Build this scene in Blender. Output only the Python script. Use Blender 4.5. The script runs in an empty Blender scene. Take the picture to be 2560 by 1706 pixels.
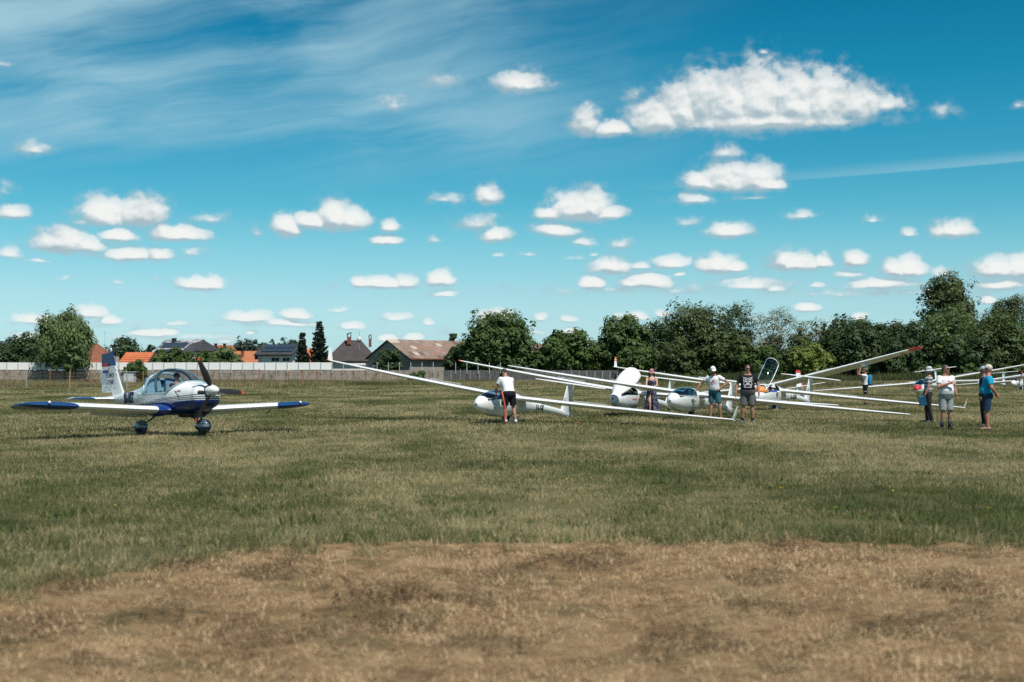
import bpy, bmesh, math, random
import numpy as np
from mathutils import Vector, Matrix
R = math.radians
SC = bpy.context.scene
COL = SC.collection

# ------------------------------------------------------------------ camera
F_PX, CX, CY, EYE = 3555.56, 1280.0, 853.0, 1.57     # 50 mm lens on a 36 mm sensor, 2560 px wide
TILT = math.atan(78 / F_PX)
cam_d = bpy.data.cameras.new('camera'); cam = bpy.data.objects.new('camera', cam_d); COL.objects.link(cam)
cam.location = (0, 0, EYE); cam.rotation_euler = (math.pi / 2 + TILT, 0, 0)
cam_d.lens = 50; cam_d.sensor_width = 36; cam_d.sensor_fit = 'HORIZONTAL'
cam_d.clip_start = 0.1; cam_d.clip_end = 20000
cam_d.dof.use_dof = True; cam_d.dof.focus_distance = 75; cam_d.dof.aperture_fstop = 2.0
SC.camera = cam

# ------------------------------------------------------------------ light
SUN_EL, SUN_AZ = R(60), R(148)          # azimuth clockwise from +Y
SUN_V = Vector((math.sin(SUN_AZ) * math.cos(SUN_EL), math.cos(SUN_AZ) * math.cos(SUN_EL), math.sin(SUN_EL)))
sun_d = bpy.data.lights.new('sun', 'SUN'); sun_d.energy = 4.8; sun_d.angle = R(0.53); sun_d.color = (1.0, 0.955, 0.88)
sun = bpy.data.objects.new('sun', sun_d); COL.objects.link(sun)
sun.rotation_euler = SUN_V.to_track_quat('Z', 'Y').to_euler(); sun.location = (20, -20, 60)
SC.view_settings.view_transform = 'Standard'; SC.view_settings.look = 'None'
SC.view_settings.exposure = 0.12; SC.view_settings.gamma = 1; SC.view_settings.use_curve_mapping = False
SC.cycles.max_bounces = 8; SC.cycles.diffuse_bounces = 3; SC.cycles.glossy_bounces = 3
SC.cycles.transmission_bounces = 6; SC.cycles.transparent_max_bounces = 16
SC.cycles.use_denoising = False; SC.render.filter_size = 1.25
SC.cycles.caustics_reflective = False; SC.cycles.caustics_refractive = False

# ------------------------------------------------------------------ node helper
class NT:
    def __init__(s, tree): s.t = tree; s.n = tree.nodes; s.l = tree.links
    def node(s, kind, **kw):
        n = s.n.new(kind)
        for k, v in kw.items(): setattr(n, k, v)
        return n
    def put(s, sock, v):
        if isinstance(v, bpy.types.NodeSocket): s.l.new(v, sock)
        elif v is not None:
            try: sock.default_value = v
            except Exception: sock.default_value = (*v, 1.0)
    def m(s, op, *a, clamp=False):
        n = s.node('ShaderNodeMath', operation=op); n.use_clamp = clamp
        for i, v in enumerate(a): s.put(n.inputs[i], v)
        return n.outputs[0]
    def v(s, op, *a):
        n = s.node('ShaderNodeVectorMath', operation=op)
        for i, v in enumerate(a): s.put(n.inputs[i], v)
        return n.outputs['Value'] if op in ('LENGTH', 'DOT_PRODUCT', 'DISTANCE') else n.outputs[0]
    def mix(s, f, a, b, blend='MIX'):
        n = s.node('ShaderNodeMix', data_type='RGBA', blend_type=blend)
        s.put(n.inputs[0], f); s.put(n.inputs[6], a); s.put(n.inputs[7], b)
        return n.outputs[2]
    def ramp(s, f, stops, interp='LINEAR'):
        n = s.node('ShaderNodeValToRGB'); r = n.color_ramp; r.interpolation = interp
        s.put(n.inputs[0], f)
        while len(r.elements) < len(stops): r.elements.new(0.5)
        for e, (p, c) in zip(r.elements, stops):
            e.position = p; e.color = (*c, 1) if len(c) == 3 else c
        return n.outputs[0]
    def step(s, x, lo, hi):
        n = s.node('ShaderNodeMapRange', interpolation_type='SMOOTHSTEP')
        s.put(n.inputs[0], x); s.put(n.inputs[1], lo); s.put(n.inputs[2], hi)
        n.inputs[3].default_value = 0; n.inputs[4].default_value = 1
        return n.outputs[0]
    def noise(s, vec, scale, detail=3, rough=0.5, dist=0.0, out=0):
        n = s.node('ShaderNodeTexNoise'); s.put(n.inputs['Vector'], vec)
        n.inputs['Scale'].default_value = scale; n.inputs['Detail'].default_value = detail
        n.inputs['Roughness'].default_value = rough; n.inputs['Distortion'].default_value = dist
        return n.outputs[out]
    def xyz(s, x, y, z):
        n = s.node('ShaderNodeCombineXYZ')
        for i, v in enumerate((x, y, z)): s.put(n.inputs[i], v)
        return n.outputs[0]

# ------------------------------------------------------------------ sky
def px_angles(px, py):
    """azimuth and elevation (in units of 1/F_PX radian) of a direction seen by the camera"""
    x, y, z = (px - CX) / F_PX, math.cos(TILT) - (CY - py) / F_PX * math.sin(TILT), math.sin(TILT) + (CY - py) / F_PX * math.cos(TILT)
    l = math.sqrt(x * x + y * y + z * z)
    return math.atan2(x, y) * F_PX, math.asin(z / l) * F_PX

# clouds: centre x, base y, half width, height, strength
CLOUDS = [
 # big pair at the left
 (262,556,92,74,1),(350,556,84,80,1),(205,566,50,34,.6),(155,626,86,68,1),(215,630,70,48,.8),(300,602,62,40,.9),(450,599,90,40,1),(405,598,45,52,.8),(330,648,92,36,.9),(395,650,48,42,.8),(530,556,60,32,.45),(475,640,48,30,.45),
 # middle left
 (833,566,62,84,1),(878,566,60,58,1),(780,566,70,44,1),(718,583,50,56,1),(972,577,38,34,.8),(965,610,50,27,.9),(640,590,30,30,.35),(800,577,40,14,.5),
 (30,546,56,36,.85),(24,643,40,32,.7),(95,655,48,17,.45),(83,386,54,40,.6),(10,490,34,46,.45),(5,165,30,14,.35),
 (505,723,78,34,.95),(530,722,40,38,.9),(955,717,92,30,1),(1100,711,48,42,1),(900,717,36,30,.9),(1010,716,50,34,.8),(1110,741,44,20,.7),(825,722,30,20,.35),
 (225,791,52,34,.85),(272,806,40,21,.9),(80,808,62,24,.8),(60,806,24,24,.7),(378,841,74,21,.95),(420,840,34,24,.8),(620,806,78,29,.95),(740,796,46,25,1),(720,813,84,18,.85),(880,822,36,19,.8),(850,780,34,14,.5),(995,800,46,24,.7),(1238,802,64,34,1),(70,852,48,27,.8),(972,852,34,22,.9),(1032,850,34,20,.85),(1085,858,26,14,.6),(560,858,40,14,.5),(625,836,24,12,.7),
 (1072,815,20,20,.7),(440,812,34,12,.5),(160,700,22,14,.35),(295,710,30,12,.35),(390,700,20,12,.3),
 # upper middle
 (990,275,58,40,.5),(1108,218,70,42,.42),(1300,224,98,54,.78),(1220,506,50,52,.85),(1110,506,62,32,.5),(1195,570,78,46,.6),(1240,602,56,42,.85),(1240,640,20,12,.4),(1090,606,40,20,.35),
 # the large cumulus
 (1640,326,104,96,1),(1705,308,92,126,1),(1762,302,92,150,1),(1830,306,110,150,1),(1896,306,116,176,1.05),(1985,300,112,150,1.05),(2062,292,104,136,1.05),(2140,290,100,98,.95),(2215,280,70,58,.75),(1462,330,56,78,.85),(1535,336,84,46,.85),(1590,252,46,42,.42),(2062,320,56,26,.42),(1920,318,330,66,1),(1905,134,24,22,.5),
 # below it
 (1815,470,94,80,1),(1890,470,80,72,1),(1760,470,76,50,.95),(1925,470,52,32,.85),(1815,394,54,44,.68),(1735,508,90,36,.66),(1880,498,60,14,.4),
 (1450,546,108,86,1),(1480,540,60,86,1),(1520,545,62,40,.9),(1375,546,60,40,.85),(1390,588,80,42,.85),(1455,613,44,28,.6),(1550,618,48,32,.55),(1820,591,74,42,.92),(1725,566,46,30,.4),(2005,545,48,24,.65),(2185,555,32,22,.6),(2382,591,70,44,.92),(2272,592,30,27,.66),
 # the row over the trees
 (1530,682,76,48,.95),(1680,668,64,33,.85),(1600,672,60,24,.7),(1790,678,68,48,1),(1835,676,40,30,.9),(1477,720,44,37,1),(1615,719,86,44,1),(1580,718,40,30,.9),(1880,722,124,38,.75),(1940,730,40,30,.7),(1990,672,92,48,.95),(1960,668,40,50,.9),(2060,668,34,38,.85),(2135,661,40,39,.95),(2240,688,50,44,1),(2275,688,46,56,1),(2200,722,114,36,.82),(2120,692,54,24,.6),(2350,688,36,28,.6),(2490,690,78,52,.95),(2560,692,66,60,1),(2500,722,94,34,.8),(1700,690,34,16,.6),(2040,718,30,16,.6),
 (2018,778,42,26,.9),(2150,801,24,22,.85),(1660,791,36,19,.75),(1590,802,42,24,.85),(1350,801,28,24,.7),(1420,804,38,17,.7),(1430,838,32,22,.85),(2472,757,27,24,.8),(1700,803,26,14,.6),(2090,806,40,10,.4),(1545,800,22,20,.7),
 (1600,732,420,26,.42),(2230,738,380,28,.46),(700,818,320,18,.42),(180,815,220,18,.42),(1300,838,320,20,.36),(1720,803,220,16,.36),(450,848,260,16,.42),(300,645,240,24,.4),
 (2357,292,44,42,.45),(2545,272,26,20,.4),(1480,640,20,14,.45),(1320,640,30,12,.35),(1440,650,70,12,.3),
]
def build_world():
    w = bpy.data.worlds.new('World'); SC.world = w; w.use_nodes = True
    w.node_tree.nodes.clear(); T = NT(w.node_tree)
    out = T.node('ShaderNodeOutputWorld')
    sky = T.node('ShaderNodeTexSky', sky_type='NISHITA', sun_disc=False, sun_elevation=SUN_EL, sun_rotation=SUN_AZ)
    sky.altitude = 100; sky.air_density = 1.0; sky.dust_density = 0.6; sky.ozone_density = 1.6
    d = T.node('ShaderNodeTexCoord').outputs['Generated']
    sp = T.node('ShaderNodeSeparateXYZ'); T.l.new(d, sp.inputs[0])
    az = T.m('MULTIPLY', T.m('ARCTAN2', sp.outputs[0], sp.outputs[1]), F_PX)
    el = T.m('MULTIPLY', T.m('ARCSINE', sp.outputs[2]), F_PX)
    P = T.xyz(az, el, 0.0)
    # colour of clear air: the physical sky with the strong teal cast of the photograph's processing
    ele = T.m('DIVIDE', el, 1400.0, clamp=True)
    tint = T.ramp(ele, SKY_TINT)
    clear = T.mix(1.0, sky.outputs[0], tint, 'MULTIPLY')
    # thin high cirrus, brushed along one direction
    rot = T.node('ShaderNodeVectorRotate', rotation_type='Z_AXIS'); T.put(rot.inputs['Vector'], P); rot.inputs['Angle'].default_value = R(-11)
    wob = T.noise(P, 0.0026, 2, 0.5, 0.0, 1)
    cv = T.v('ADD', T.v('MULTIPLY', rot.outputs[0], (0.16, 1.35, 1)), T.v('MULTIPLY', wob, (160, 130, 0)))
    streak = T.noise(cv, 0.0062, 6, 0.62)
    big = T.noise(T.v('MULTIPLY', rot.outputs[0], (0.55, 1.15, 1)), 0.0021, 2, 0.5)
    side = T.m('MULTIPLY', T.step(az, 700.0, -500.0), T.m('MULTIPLY', T.step(el, 420.0, 620.0), T.step(el, 1500.0, 900.0)))
    cir = T.m('MULTIPLY', T.step(T.m('ADD', T.m('MULTIPLY', streak, 0.62), T.m('MULTIPLY', big, 0.62)), 0.44, 0.86), side)
    # one straight trail at the right
    a0, e0 = px_angles(1380, 488); a1, e1 = px_angles(2600, 399)
    k = (e1 - e0) / (a1 - a0)
    off = T.m('SUBTRACT', el, T.m('ADD', T.m('MULTIPLY', az, k), e0 - k * a0))
    line = T.m('MULTIPLY', T.step(off, -3.0, 2.0), T.step(off, 34.0, 0.0))
    line = T.m('MULTIPLY', T.m('MULTIPLY', line, T.step(az, a0, a1)), 0.24)
    clear = T.mix(T.m('MULTIPLY', cir, 0.85), clear, (3.9, 6.1, 6.9))
    clear = T.mix(line, clear, (5.6, 7.0, 7.4))
    def bg(col, strength):
        b = T.node('ShaderNodeBackground'); T.put(b.inputs[0], col); b.inputs[1].default_value = strength
        return b.outputs[0]
    S = 0.1
    # clouds outside the modelled part of the sky: loose fair-weather cumulus
    gen = T.noise(T.v('MULTIPLY', P, (1.0, 2.6, 1)), 0.0026, 5, 0.55)
    ga = T.m('MULTIPLY', T.step(gen, 0.60, 0.70), T.step(el, -20.0, 60.0))
    ga = T.m('MULTIPLY', ga, T.step(T.m('ABSOLUTE', az), 1500.0, 1900.0))
    outside = bg(T.mix(ga, clear, (8.2, 8.6, 8.8)), S)
    # clouds in view
    n1 = T.noise(T.v('MULTIPLY', P, (1.0, 1.2, 1)), 0.026, 5, 0.55)
    sh = 13.0
    P2 = T.v('ADD', P, (0.35 * sh, sh, 0))
    n2 = T.noise(T.v('MULTIPLY', P2, (1.0, 1.2, 1)), 0.026, 5, 0.55)
    w1 = T.noise(P, 0.011, 3, 0.5, 0.0, 1)
    n3 = T.noise(T.v('MULTIPLY', P, (1.0, 1.5, 1)), 0.0085, 3, 0.5)
    warp = T.v('MULTIPLY', T.v('SUBTRACT', w1, (0.5, 0.5, 0.5)), (24, 15, 0))
    Q1 = T.v('ADD', P, warp); Q2 = T.v('ADD', P2, warp)
    blobs = []
    for (px, py, hw, up, s) in CLOUDS:
        a, e = px_angles(px, py)
        blobs.append((a, e + up * 0.20, hw * 1.12, up * 0.92, s if s > 0.75 else s * 0.84))
    def field(T, Q, bl):
        f = None
        for (a, e, hw, up, s) in bl:
            q = T.v('MULTIPLY_ADD', Q, (1 / hw, 1 / up, 0), (-a / hw, -e / up, 0))
            q = T.v('MAXIMUM', q, T.v('MULTIPLY', q, (1, -1.9, 0)))
            v = T.m('MULTIPLY_ADD', T.v('LENGTH', q), -s, s)
            f = v if f is None else T.m('MAXIMUM', f, v)
        return f
    hz = T.m('MULTIPLY_ADD', T.step(el, 30.0, 260.0), 0.14, 0.84)
    def tile(a0, a1, e0, e1):
        bl = [b for b in blobs if b[0] - b[2] * 1.5 - 40 < a1 and b[0] + b[2] * 1.5 + 40 > a0
              and b[1] - b[3] - 40 < e1 and b[1] + b[3] * 1.5 + 40 > e0]
        if not bl: return bg(clear, S)
        # a group of its own keeps the node trees small (building one huge tree is slow)
        g = bpy.data.node_groups.new('sky_clouds', 'ShaderNodeTree'); G = NT(g)
        names = (('Q1', 'NodeSocketVector', Q1), ('Q2', 'NodeSocketVector', Q2), ('n1', 'NodeSocketFloat', n1),
                 ('n2', 'NodeSocketFloat', n2), ('clear', 'NodeSocketColor', clear), ('hz', 'NodeSocketFloat', hz), ('n3', 'NodeSocketFloat', n3))
        for nm, ty, _ in names: g.interface.new_socket(nm, in_out='INPUT', socket_type=ty)
        g.interface.new_socket('sky', in_out='OUTPUT', socket_type='NodeSocketShader')
        gi = G.node('NodeGroupInput'); go = G.node('NodeGroupOutput'); I = gi.outputs
        f1 = field(G, I[0], bl); f2 = field(G, I[1], bl)
        d1 = G.m('ADD', f1, G.m('MULTIPLY', G.m('SUBTRACT', I[2], 0.5), 1.2))
        d2 = G.m('ADD', f2, G.m('MULTIPLY', G.m('SUBTRACT', I[3], 0.5), 1.2))
        d1 = G.m('MINIMUM', d1, G.m('ADD', G.m('MULTIPLY', f1, 2.0), 0.34))
        lit = G.m('ADD', G.m('MULTIPLY', G.m('SUBTRACT', d1, d2), 1.2), G.m('MULTIPLY', G.m('SUBTRACT', f1, f2), 1.5))
        lit = G.m('ADD', lit, G.m('MULTIPLY', G.m('SUBTRACT', I[6], 0.5), 1.9))
        lit = G.m('ADD', lit, G.m('MULTIPLY', G.m('SUBTRACT', G.m('MINIMUM', f1, 0.5), 0.42), 2.0))
        lit = G.step(lit, -0.52, 0.74)
        al = G.step(d1, -0.06, G.m('MULTIPLY_ADD', lit, -0.20, 0.55))
        al = G.m('MULTIPLY', al, G.m('MULTIPLY_ADD', f1, 1.05, 0.36, clamp=True))
        white = G.mix(lit, (3.6, 4.7, 5.2), (8.3, 8.4, 8.2))
        b = G.node('ShaderNodeBackground'); b.inputs[1].default_value = S
        G.put(b.inputs[0], G.mix(G.m('MULTIPLY', al, I[5]), I[4], white))
        G.l.new(b.outputs[0], go.inputs[0])
        n = T.node('ShaderNodeGroup'); n.node_tree = g
        for i, (_, _, src) in enumerate(names): T.l.new(src, n.inputs[i])
        return n.outputs[0]
    cols = [-1650, -820, -420, 0, 330, 680, 1650]; rows = [20, 175, 250, 340, 560, 1150]
    def sel(coord, at, lo, hi):
        mx = T.node('ShaderNodeMixShader'); T.put(mx.inputs[0], T.m('GREATER_THAN', coord, at))
        T.l.new(lo, mx.inputs[1]); T.l.new(hi, mx.inputs[2]); return mx.outputs[0]
    def split(items, coord, edges):
        if len(items) == 1: return items[0]
        h = len(items) // 2
        return sel(coord, float(edges[h]), split(items[:h], coord, edges[:h + 1]), split(items[h:], coord, edges[h:]))
    grid = []
    for c in range(len(cols) - 1):
        grid.append(split([tile(cols[c], cols[c + 1], rows[r], rows[r + 1]) for r in range(len(rows) - 1)], el, rows))
    inside = split(grid, az, cols)
    box = T.m('MULTIPLY', T.m('LESS_THAN', T.m('ABSOLUTE', az), 1650.0), T.m('MULTIPLY', T.m('GREATER_THAN', el, 20.0), T.m('LESS_THAN', el, 1150.0)))
    mx = T.node('ShaderNodeMixShader'); T.put(mx.inputs[0], box); T.l.new(outside, mx.inputs[1]); T.l.new(inside, mx.inputs[2])
    T.l.new(mx.outputs[0], out.inputs[0])
    w.cycles.sampling_method = 'MANUAL'; w.cycles.sample_map_resolution = 512
SKY_TINT = [(0.0, (0.76, 1.12, 1.52)), (0.058, (0.74, 1.10, 1.42)), (0.136, (0.67, 1.01, 1.18)), (0.222, (0.46, 0.95, 1.03)),
            (0.29, (0.27, 0.85, 0.93)), (0.38, (0.15, 0.75, 0.86)), (0.52, (0.05, 0.655, 0.77)), (0.65, (0.025, 0.55, 0.685)), (1.0, (0.07, 0.40, 0.56))]
build_world()
# ------------------------------------------------------------------ helpers
def at(px, py, Y):
    """the point at distance Y (world y) seen at pixel px, py of the 2560 x 1706 photograph"""
    dx, dy, dz = (px - CX) / F_PX, math.cos(TILT) - (CY - py) / F_PX * math.sin(TILT), math.sin(TILT) + (CY - py) / F_PX * math.cos(TILT)
    return Vector((dx / dy * Y, Y, EYE + dz / dy * Y))
def gy(py):                                   # distance at which flat ground shows at row py
    dy, dz = math.cos(TILT) - (CY - py) / F_PX * math.sin(TILT), math.sin(TILT) + (CY - py) / F_PX * math.cos(TILT)
    return -EYE * dy / dz
def sx(px, Y): return at(px, 900, Y).x
def sz(py, Y): return at(CX, py, Y).z

def tag(o, label=None, cat=None, group=None, kind=None):
    if label: o['label'] = label
    if cat: o['category'] = cat
    if group: o['group'] = group
    if kind: o['kind'] = kind
    return o
def empty(name, label, cat, loc=(0, 0, 0), rotz=0, group=None):
    o = bpy.data.objects.new(name, None); COL.objects.link(o); o.location = loc; o.rotation_euler = (0, 0, rotz)
    o.empty_display_size = 0.3
    return tag(o, label, cat, group)
def link(name, me, parent=None, m=None, smooth=False):
    if m is not None:
        if len(me.materials): me.materials.clear()
        for x in (m if isinstance(m, (list, tuple)) else [m]): me.materials.append(x)
    if smooth: me.shade_smooth()
    o = bpy.data.objects.new(name, me); COL.objects.link(o)
    if parent: o.parent = parent
    return o
class MB:
    """collects shapes and links them as one mesh object"""
    def __init__(s): s.v = []; s.f = []; s.mi = []
    def add(s, vs, fs, mi=0):
        b = len(s.v); s.v += [tuple(x) for x in vs]; s.f += [tuple(b + i for i in f) for f in fs]; s.mi += [mi] * len(fs); return s
    def box(s, c, d, rz=0, mi=0, top=1.0):
        x, y, z = (k / 2 for k in d); vs = []
        for (a, b_, e) in ((-1,-1,-1),(1,-1,-1),(1,1,-1),(-1,1,-1),(-1,-1,1),(1,-1,1),(1,1,1),(-1,1,1)):
            k = top if e > 0 else 1
            vs.append(Vector((a * x * k, b_ * y * k, e * z)))
        if rz:
            M = Matrix.Rotation(rz, 3, 'Z'); vs = [M @ q for q in vs]
        vs = [q + Vector(c) for q in vs]
        return s.add(vs, [(3,2,1,0),(4,5,6,7),(0,1,5,4),(1,2,6,5),(2,3,7,6),(3,0,4,7)], mi)
    def quad(s, a, b, c, d, mi=0): return s.add([a, b, c, d], [(0, 1, 2, 3)], mi)
    def slab(s, pts, n, t, mi=0):
        """flat polygon pts given a thickness t along -n"""
        n = Vector(n); k = len(pts); lo = [Vector(p) - n * t for p in pts]
        return s.add(list(pts) + lo, [tuple(range(k)), tuple(range(2 * k - 1, k - 1, -1))] + [(i, k + i, k + (i + 1) % k, (i + 1) % k) for i in range(k)], mi)
    def tube(s, pts, r, n=8, mi=0, cap=True, flat=1.0):
        pts = [Vector(p) for p in pts]; rs = r if isinstance(r, (list, tuple)) else [r] * len(pts); vs = []
        t0 = (pts[1] - pts[0]).normalized(); up = Vector((0, 0, 1)) if abs(t0.z) < .9 else Vector((1, 0, 0))
        u = t0.cross(up).normalized()
        for i, p in enumerate(pts):
            t = (pts[min(i + 1, len(pts) - 1)] - pts[max(i - 1, 0)]).normalized()
            u = (u - t * u.dot(t)).normalized(); w = t.cross(u)
            for k in range(n):
                a = 2 * math.pi * k / n; vs.append(p + (u * math.cos(a) + w * math.sin(a) * flat) * rs[i])
        fs = [(i * n + k, i * n + (k + 1) % n, (i + 1) * n + (k + 1) % n, (i + 1) * n + k) for i in range(len(pts) - 1) for k in range(n)]
        if cap: fs += [tuple(range(n - 1, -1, -1)), tuple((len(pts) - 1) * n + k for k in range(n))]
        return s.add(vs, fs, mi)
    def rings(s, rings, mi=0, cap=True, closed=True):
        n = len(rings[0]); vs = [p for r in rings for p in r]; m = n if closed else n - 1
        fs = [(i * n + k, i * n + (k + 1) % n, (i + 1) * n + (k + 1) % n, (i + 1) * n + k) for i in range(len(rings) - 1) for k in range(m)]
        if cap: fs += [tuple(range(n - 1, -1, -1)), tuple((len(rings) - 1) * n + k for k in range(n))]
        return s.add(vs, fs, mi)
    def ball(s, c, r, n=10, mi=0, M=None):
        r = (r, r, r) if not isinstance(r, (tuple, list)) else r; rings = []; c = Vector(c)
        vs = []
        for i in range(1, n):
            th = math.pi * i / n
            for k in range(n * 2):
                a = math.pi * k / n
                q = Vector((r[0] * math.sin(th) * math.cos(a), r[1] * math.sin(th) * math.sin(a), -r[2] * math.cos(th)))
                vs.append(q)
        vs += [Vector((0, 0, -r[2])), Vector((0, 0, r[2]))]
        if M is not None: vs = [M @ q for q in vs]
        N2 = n * 2; fs = [(i * N2 + k, i * N2 + (k + 1) % N2, (i + 1) * N2 + (k + 1) % N2, (i + 1) * N2 + k) for i in range(n - 2) for k in range(N2)]
        L = len(vs)
        fs += [(L - 2, (k + 1) % N2, k) for k in range(N2)] + [(L - 1, (n - 2) * N2 + k, (n - 2) * N2 + (k + 1) % N2) for k in range(N2)]
        return s.add([q + c for q in vs], fs, mi)
    def mesh(s, name='mesh'):
        me = bpy.data.meshes.new(name); me.from_pydata([tuple(v) for v in s.v], [], s.f)
        if any(s.mi): me.polygons.foreach_set('material_index', s.mi)
        me.update(); return me
    def build(s, name, m, parent=None, smooth=False): return link(name, s.mesh(name), parent, m, smooth)
def array_mesh(name, V, Fq, attrs=None):
    """fast mesh from numpy arrays: V (n,3), Fq (m,k) faces of equal length"""
    me = bpy.data.meshes.new(name); m, k = Fq.shape
    me.vertices.add(len(V)); me.vertices.foreach_set('co', np.ascontiguousarray(V, 'f').ravel())
    me.loops.add(m * k); me.loops.foreach_set('vertex_index', np.ascontiguousarray(Fq, 'i').ravel())
    me.polygons.add(m); me.polygons.foreach_set('loop_start', np.arange(0, m * k, k, dtype='i'))
    try: me.polygons.foreach_set('loop_total', np.full(m, k, 'i'))
    except Exception: pass
    for nm, a in (attrs or {}).items():
        at_ = me.attributes.new(nm, 'FLOAT', 'POINT'); at_.data.foreach_set('value', np.ascontiguousarray(a, 'f'))
    me.update(calc_edges=True); me.validate(); return me
def text_obj(name, body, size, m, parent, M, ext=0.002, shear=0.0, bold=0.0):
    c = bpy.data.curves.new('lettering', 'FONT'); c.body = body; c.size = size; c.extrude = ext; c.align_x = 'CENTER'; c.align_y = 'CENTER'
    c.shear = shear; c.offset = bold; c.resolution_u = 3
    t = bpy.data.objects.new('lettering', c); COL.objects.link(t)
    dg = bpy.context.evaluated_depsgraph_get(); me = bpy.data.meshes.new_from_object(t.evaluated_get(dg)); bpy.data.objects.remove(t)
    o = link(name, me, parent, m); o.matrix_local = M
    return o
def frame(o, x, y, z=None):
    """matrix with origin o and axes x, y (z = x cross y)"""
    x = Vector(x).normalized(); y = Vector(y); y = (y - x * y.dot(x)).normalized(); z = x.cross(y)
    return Matrix(((x.x, y.x, z.x, o[0]), (x.y, y.y, z.y, o[1]), (x.z, y.z, z.z, o[2]), (0, 0, 0, 1)))
def hermite(xs, ys, n):
    """smooth curve through the stations: returns n samples (x, y...)"""
    xs = np.array(xs, float); ys = np.array(ys, float); d = np.gradient(ys, xs, axis=0) if len(xs) > 2 else np.zeros_like(ys)
    s = np.linspace(0, len(xs) - 1, n); out = []
    for t in s:
        i = min(int(t), len(xs) - 2); u = t - i; h = xs[i + 1] - xs[i]
        a, b, c, e = 2*u**3-3*u**2+1, u**3-2*u**2+u, -2*u**3+3*u**2, u**3-u**2
        x = xs[i] + u * h
        out.append((x, *(a * ys[i] + b * h * d[i] + c * ys[i + 1] + e * h * d[i + 1])))
    return out

# ------------------------------------------------------------------ materials
MATS = {}
def new_mat(name):
    m = bpy.data.materials.new(name); m.use_nodes = True; T = NT(m.node_tree)
    b = next(n for n in m.node_tree.nodes if n.type == 'BSDF_PRINCIPLED'); return m, T, b
def mat(name, col, rough=0.6, var=0.12, scale=6.0, metal=0.0, coat=0.0, spec=0.5, bump=0.0, bscale=None, trans=0.0):
    """plain material with fine procedural mottling and optional relief"""
    if name in MATS: return MATS[name]
    m, T, b = new_mat(name); co = T.node('ShaderNodeTexCoord').outputs['Object']
    n = T.noise(co, scale, 4, 0.6)
    lo = tuple(c * (1 - var) for c in col); hi = tuple(min(1, c * (1 + var)) for c in col)
    T.l.new(T.ramp(n, [(0.3, lo), (0.7, hi)]), b.inputs['Base Color'])
    b.inputs['Roughness'].default_value = rough; b.inputs['Metallic'].default_value = metal
    b.inputs['Coat Weight'].default_value = coat; b.inputs['Coat Roughness'].default_value = 0.08; b.inputs['Specular IOR Level'].default_value = spec
    if trans: b.inputs['Transmission Weight'].default_value = trans
    if bump:
        bn = T.node('ShaderNodeBump'); bn.inputs['Strength'].default_value = bump; bn.inputs['Distance'].default_value = 0.01
        T.l.new(T.noise(co, bscale or scale * 4, 4, 0.6), bn.inputs['Height']); T.l.new(bn.outputs[0], b.inputs['Normal'])
    MATS[name] = m; return m
def cloth(name, col, var=0.15, fold=0.6):
    """woven cloth with soft creases"""
    if name in MATS: return MATS[name]
    m, T, b = new_mat(name); co = T.node('ShaderNodeTexCoord').outputs['Object']
    n = T.noise(co, 40, 3, 0.6); lo = tuple(c * (1 - var) for c in col); hi = tuple(min(1, c * (1 + var * .6)) for c in col)
    T.l.new(T.ramp(n, [(0.3, lo), (0.7, hi)]), b.inputs['Base Color']); b.inputs['Roughness'].default_value = 0.85
    b.inputs['Specular IOR Level'].default_value = 0.2
    w = T.noise(T.v('MULTIPLY', co, (1, 1, 0.55)), 9, 3, 0.55, 0.6)
    bn = T.node('ShaderNodeBump'); bn.inputs['Strength'].default_value = fold; bn.inputs['Distance'].default_value = 0.03
    T.l.new(w, bn.inputs['Height']); T.l.new(bn.outputs[0], b.inputs['Normal'])
    MATS[name] = m; return m
def leaf_mat(name, dark, light, trans=0.25, scale=0.5):
    if name in MATS: return MATS[name]
    m, T, b = new_mat(name); pos = T.node('ShaderNodeNewGeometry').outputs['Position']
    a = T.node('ShaderNodeAttribute'); a.attribute_name = 'tint'
    n = T.noise(pos, scale, 3, 0.6)
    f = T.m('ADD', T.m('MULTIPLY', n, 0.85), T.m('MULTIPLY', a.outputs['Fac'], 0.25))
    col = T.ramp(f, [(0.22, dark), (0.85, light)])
    b.inputs['Roughness'].default_value = 0.55; b.inputs['Specular IOR Level'].default_value = 0.25; T.l.new(col, b.inputs['Base Color'])
    tr = T.node('ShaderNodeBsdfTranslucent'); T.l.new(T.mix(1.0, col, (1.15, 1.25, 0.6), 'MULTIPLY'), tr.inputs[0])
    mx = T.node('ShaderNodeMixShader'); mx.inputs[0].default_value = trans
    T.l.new(b.outputs[0], mx.inputs[1]); T.l.new(tr.outputs[0], mx.inputs[2])
    o = next(n for n in m.node_tree.nodes if n.type == 'OUTPUT_MATERIAL'); T.l.new(mx.outputs[0], o.inputs[0])
    MATS[name] = m; return m
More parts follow.
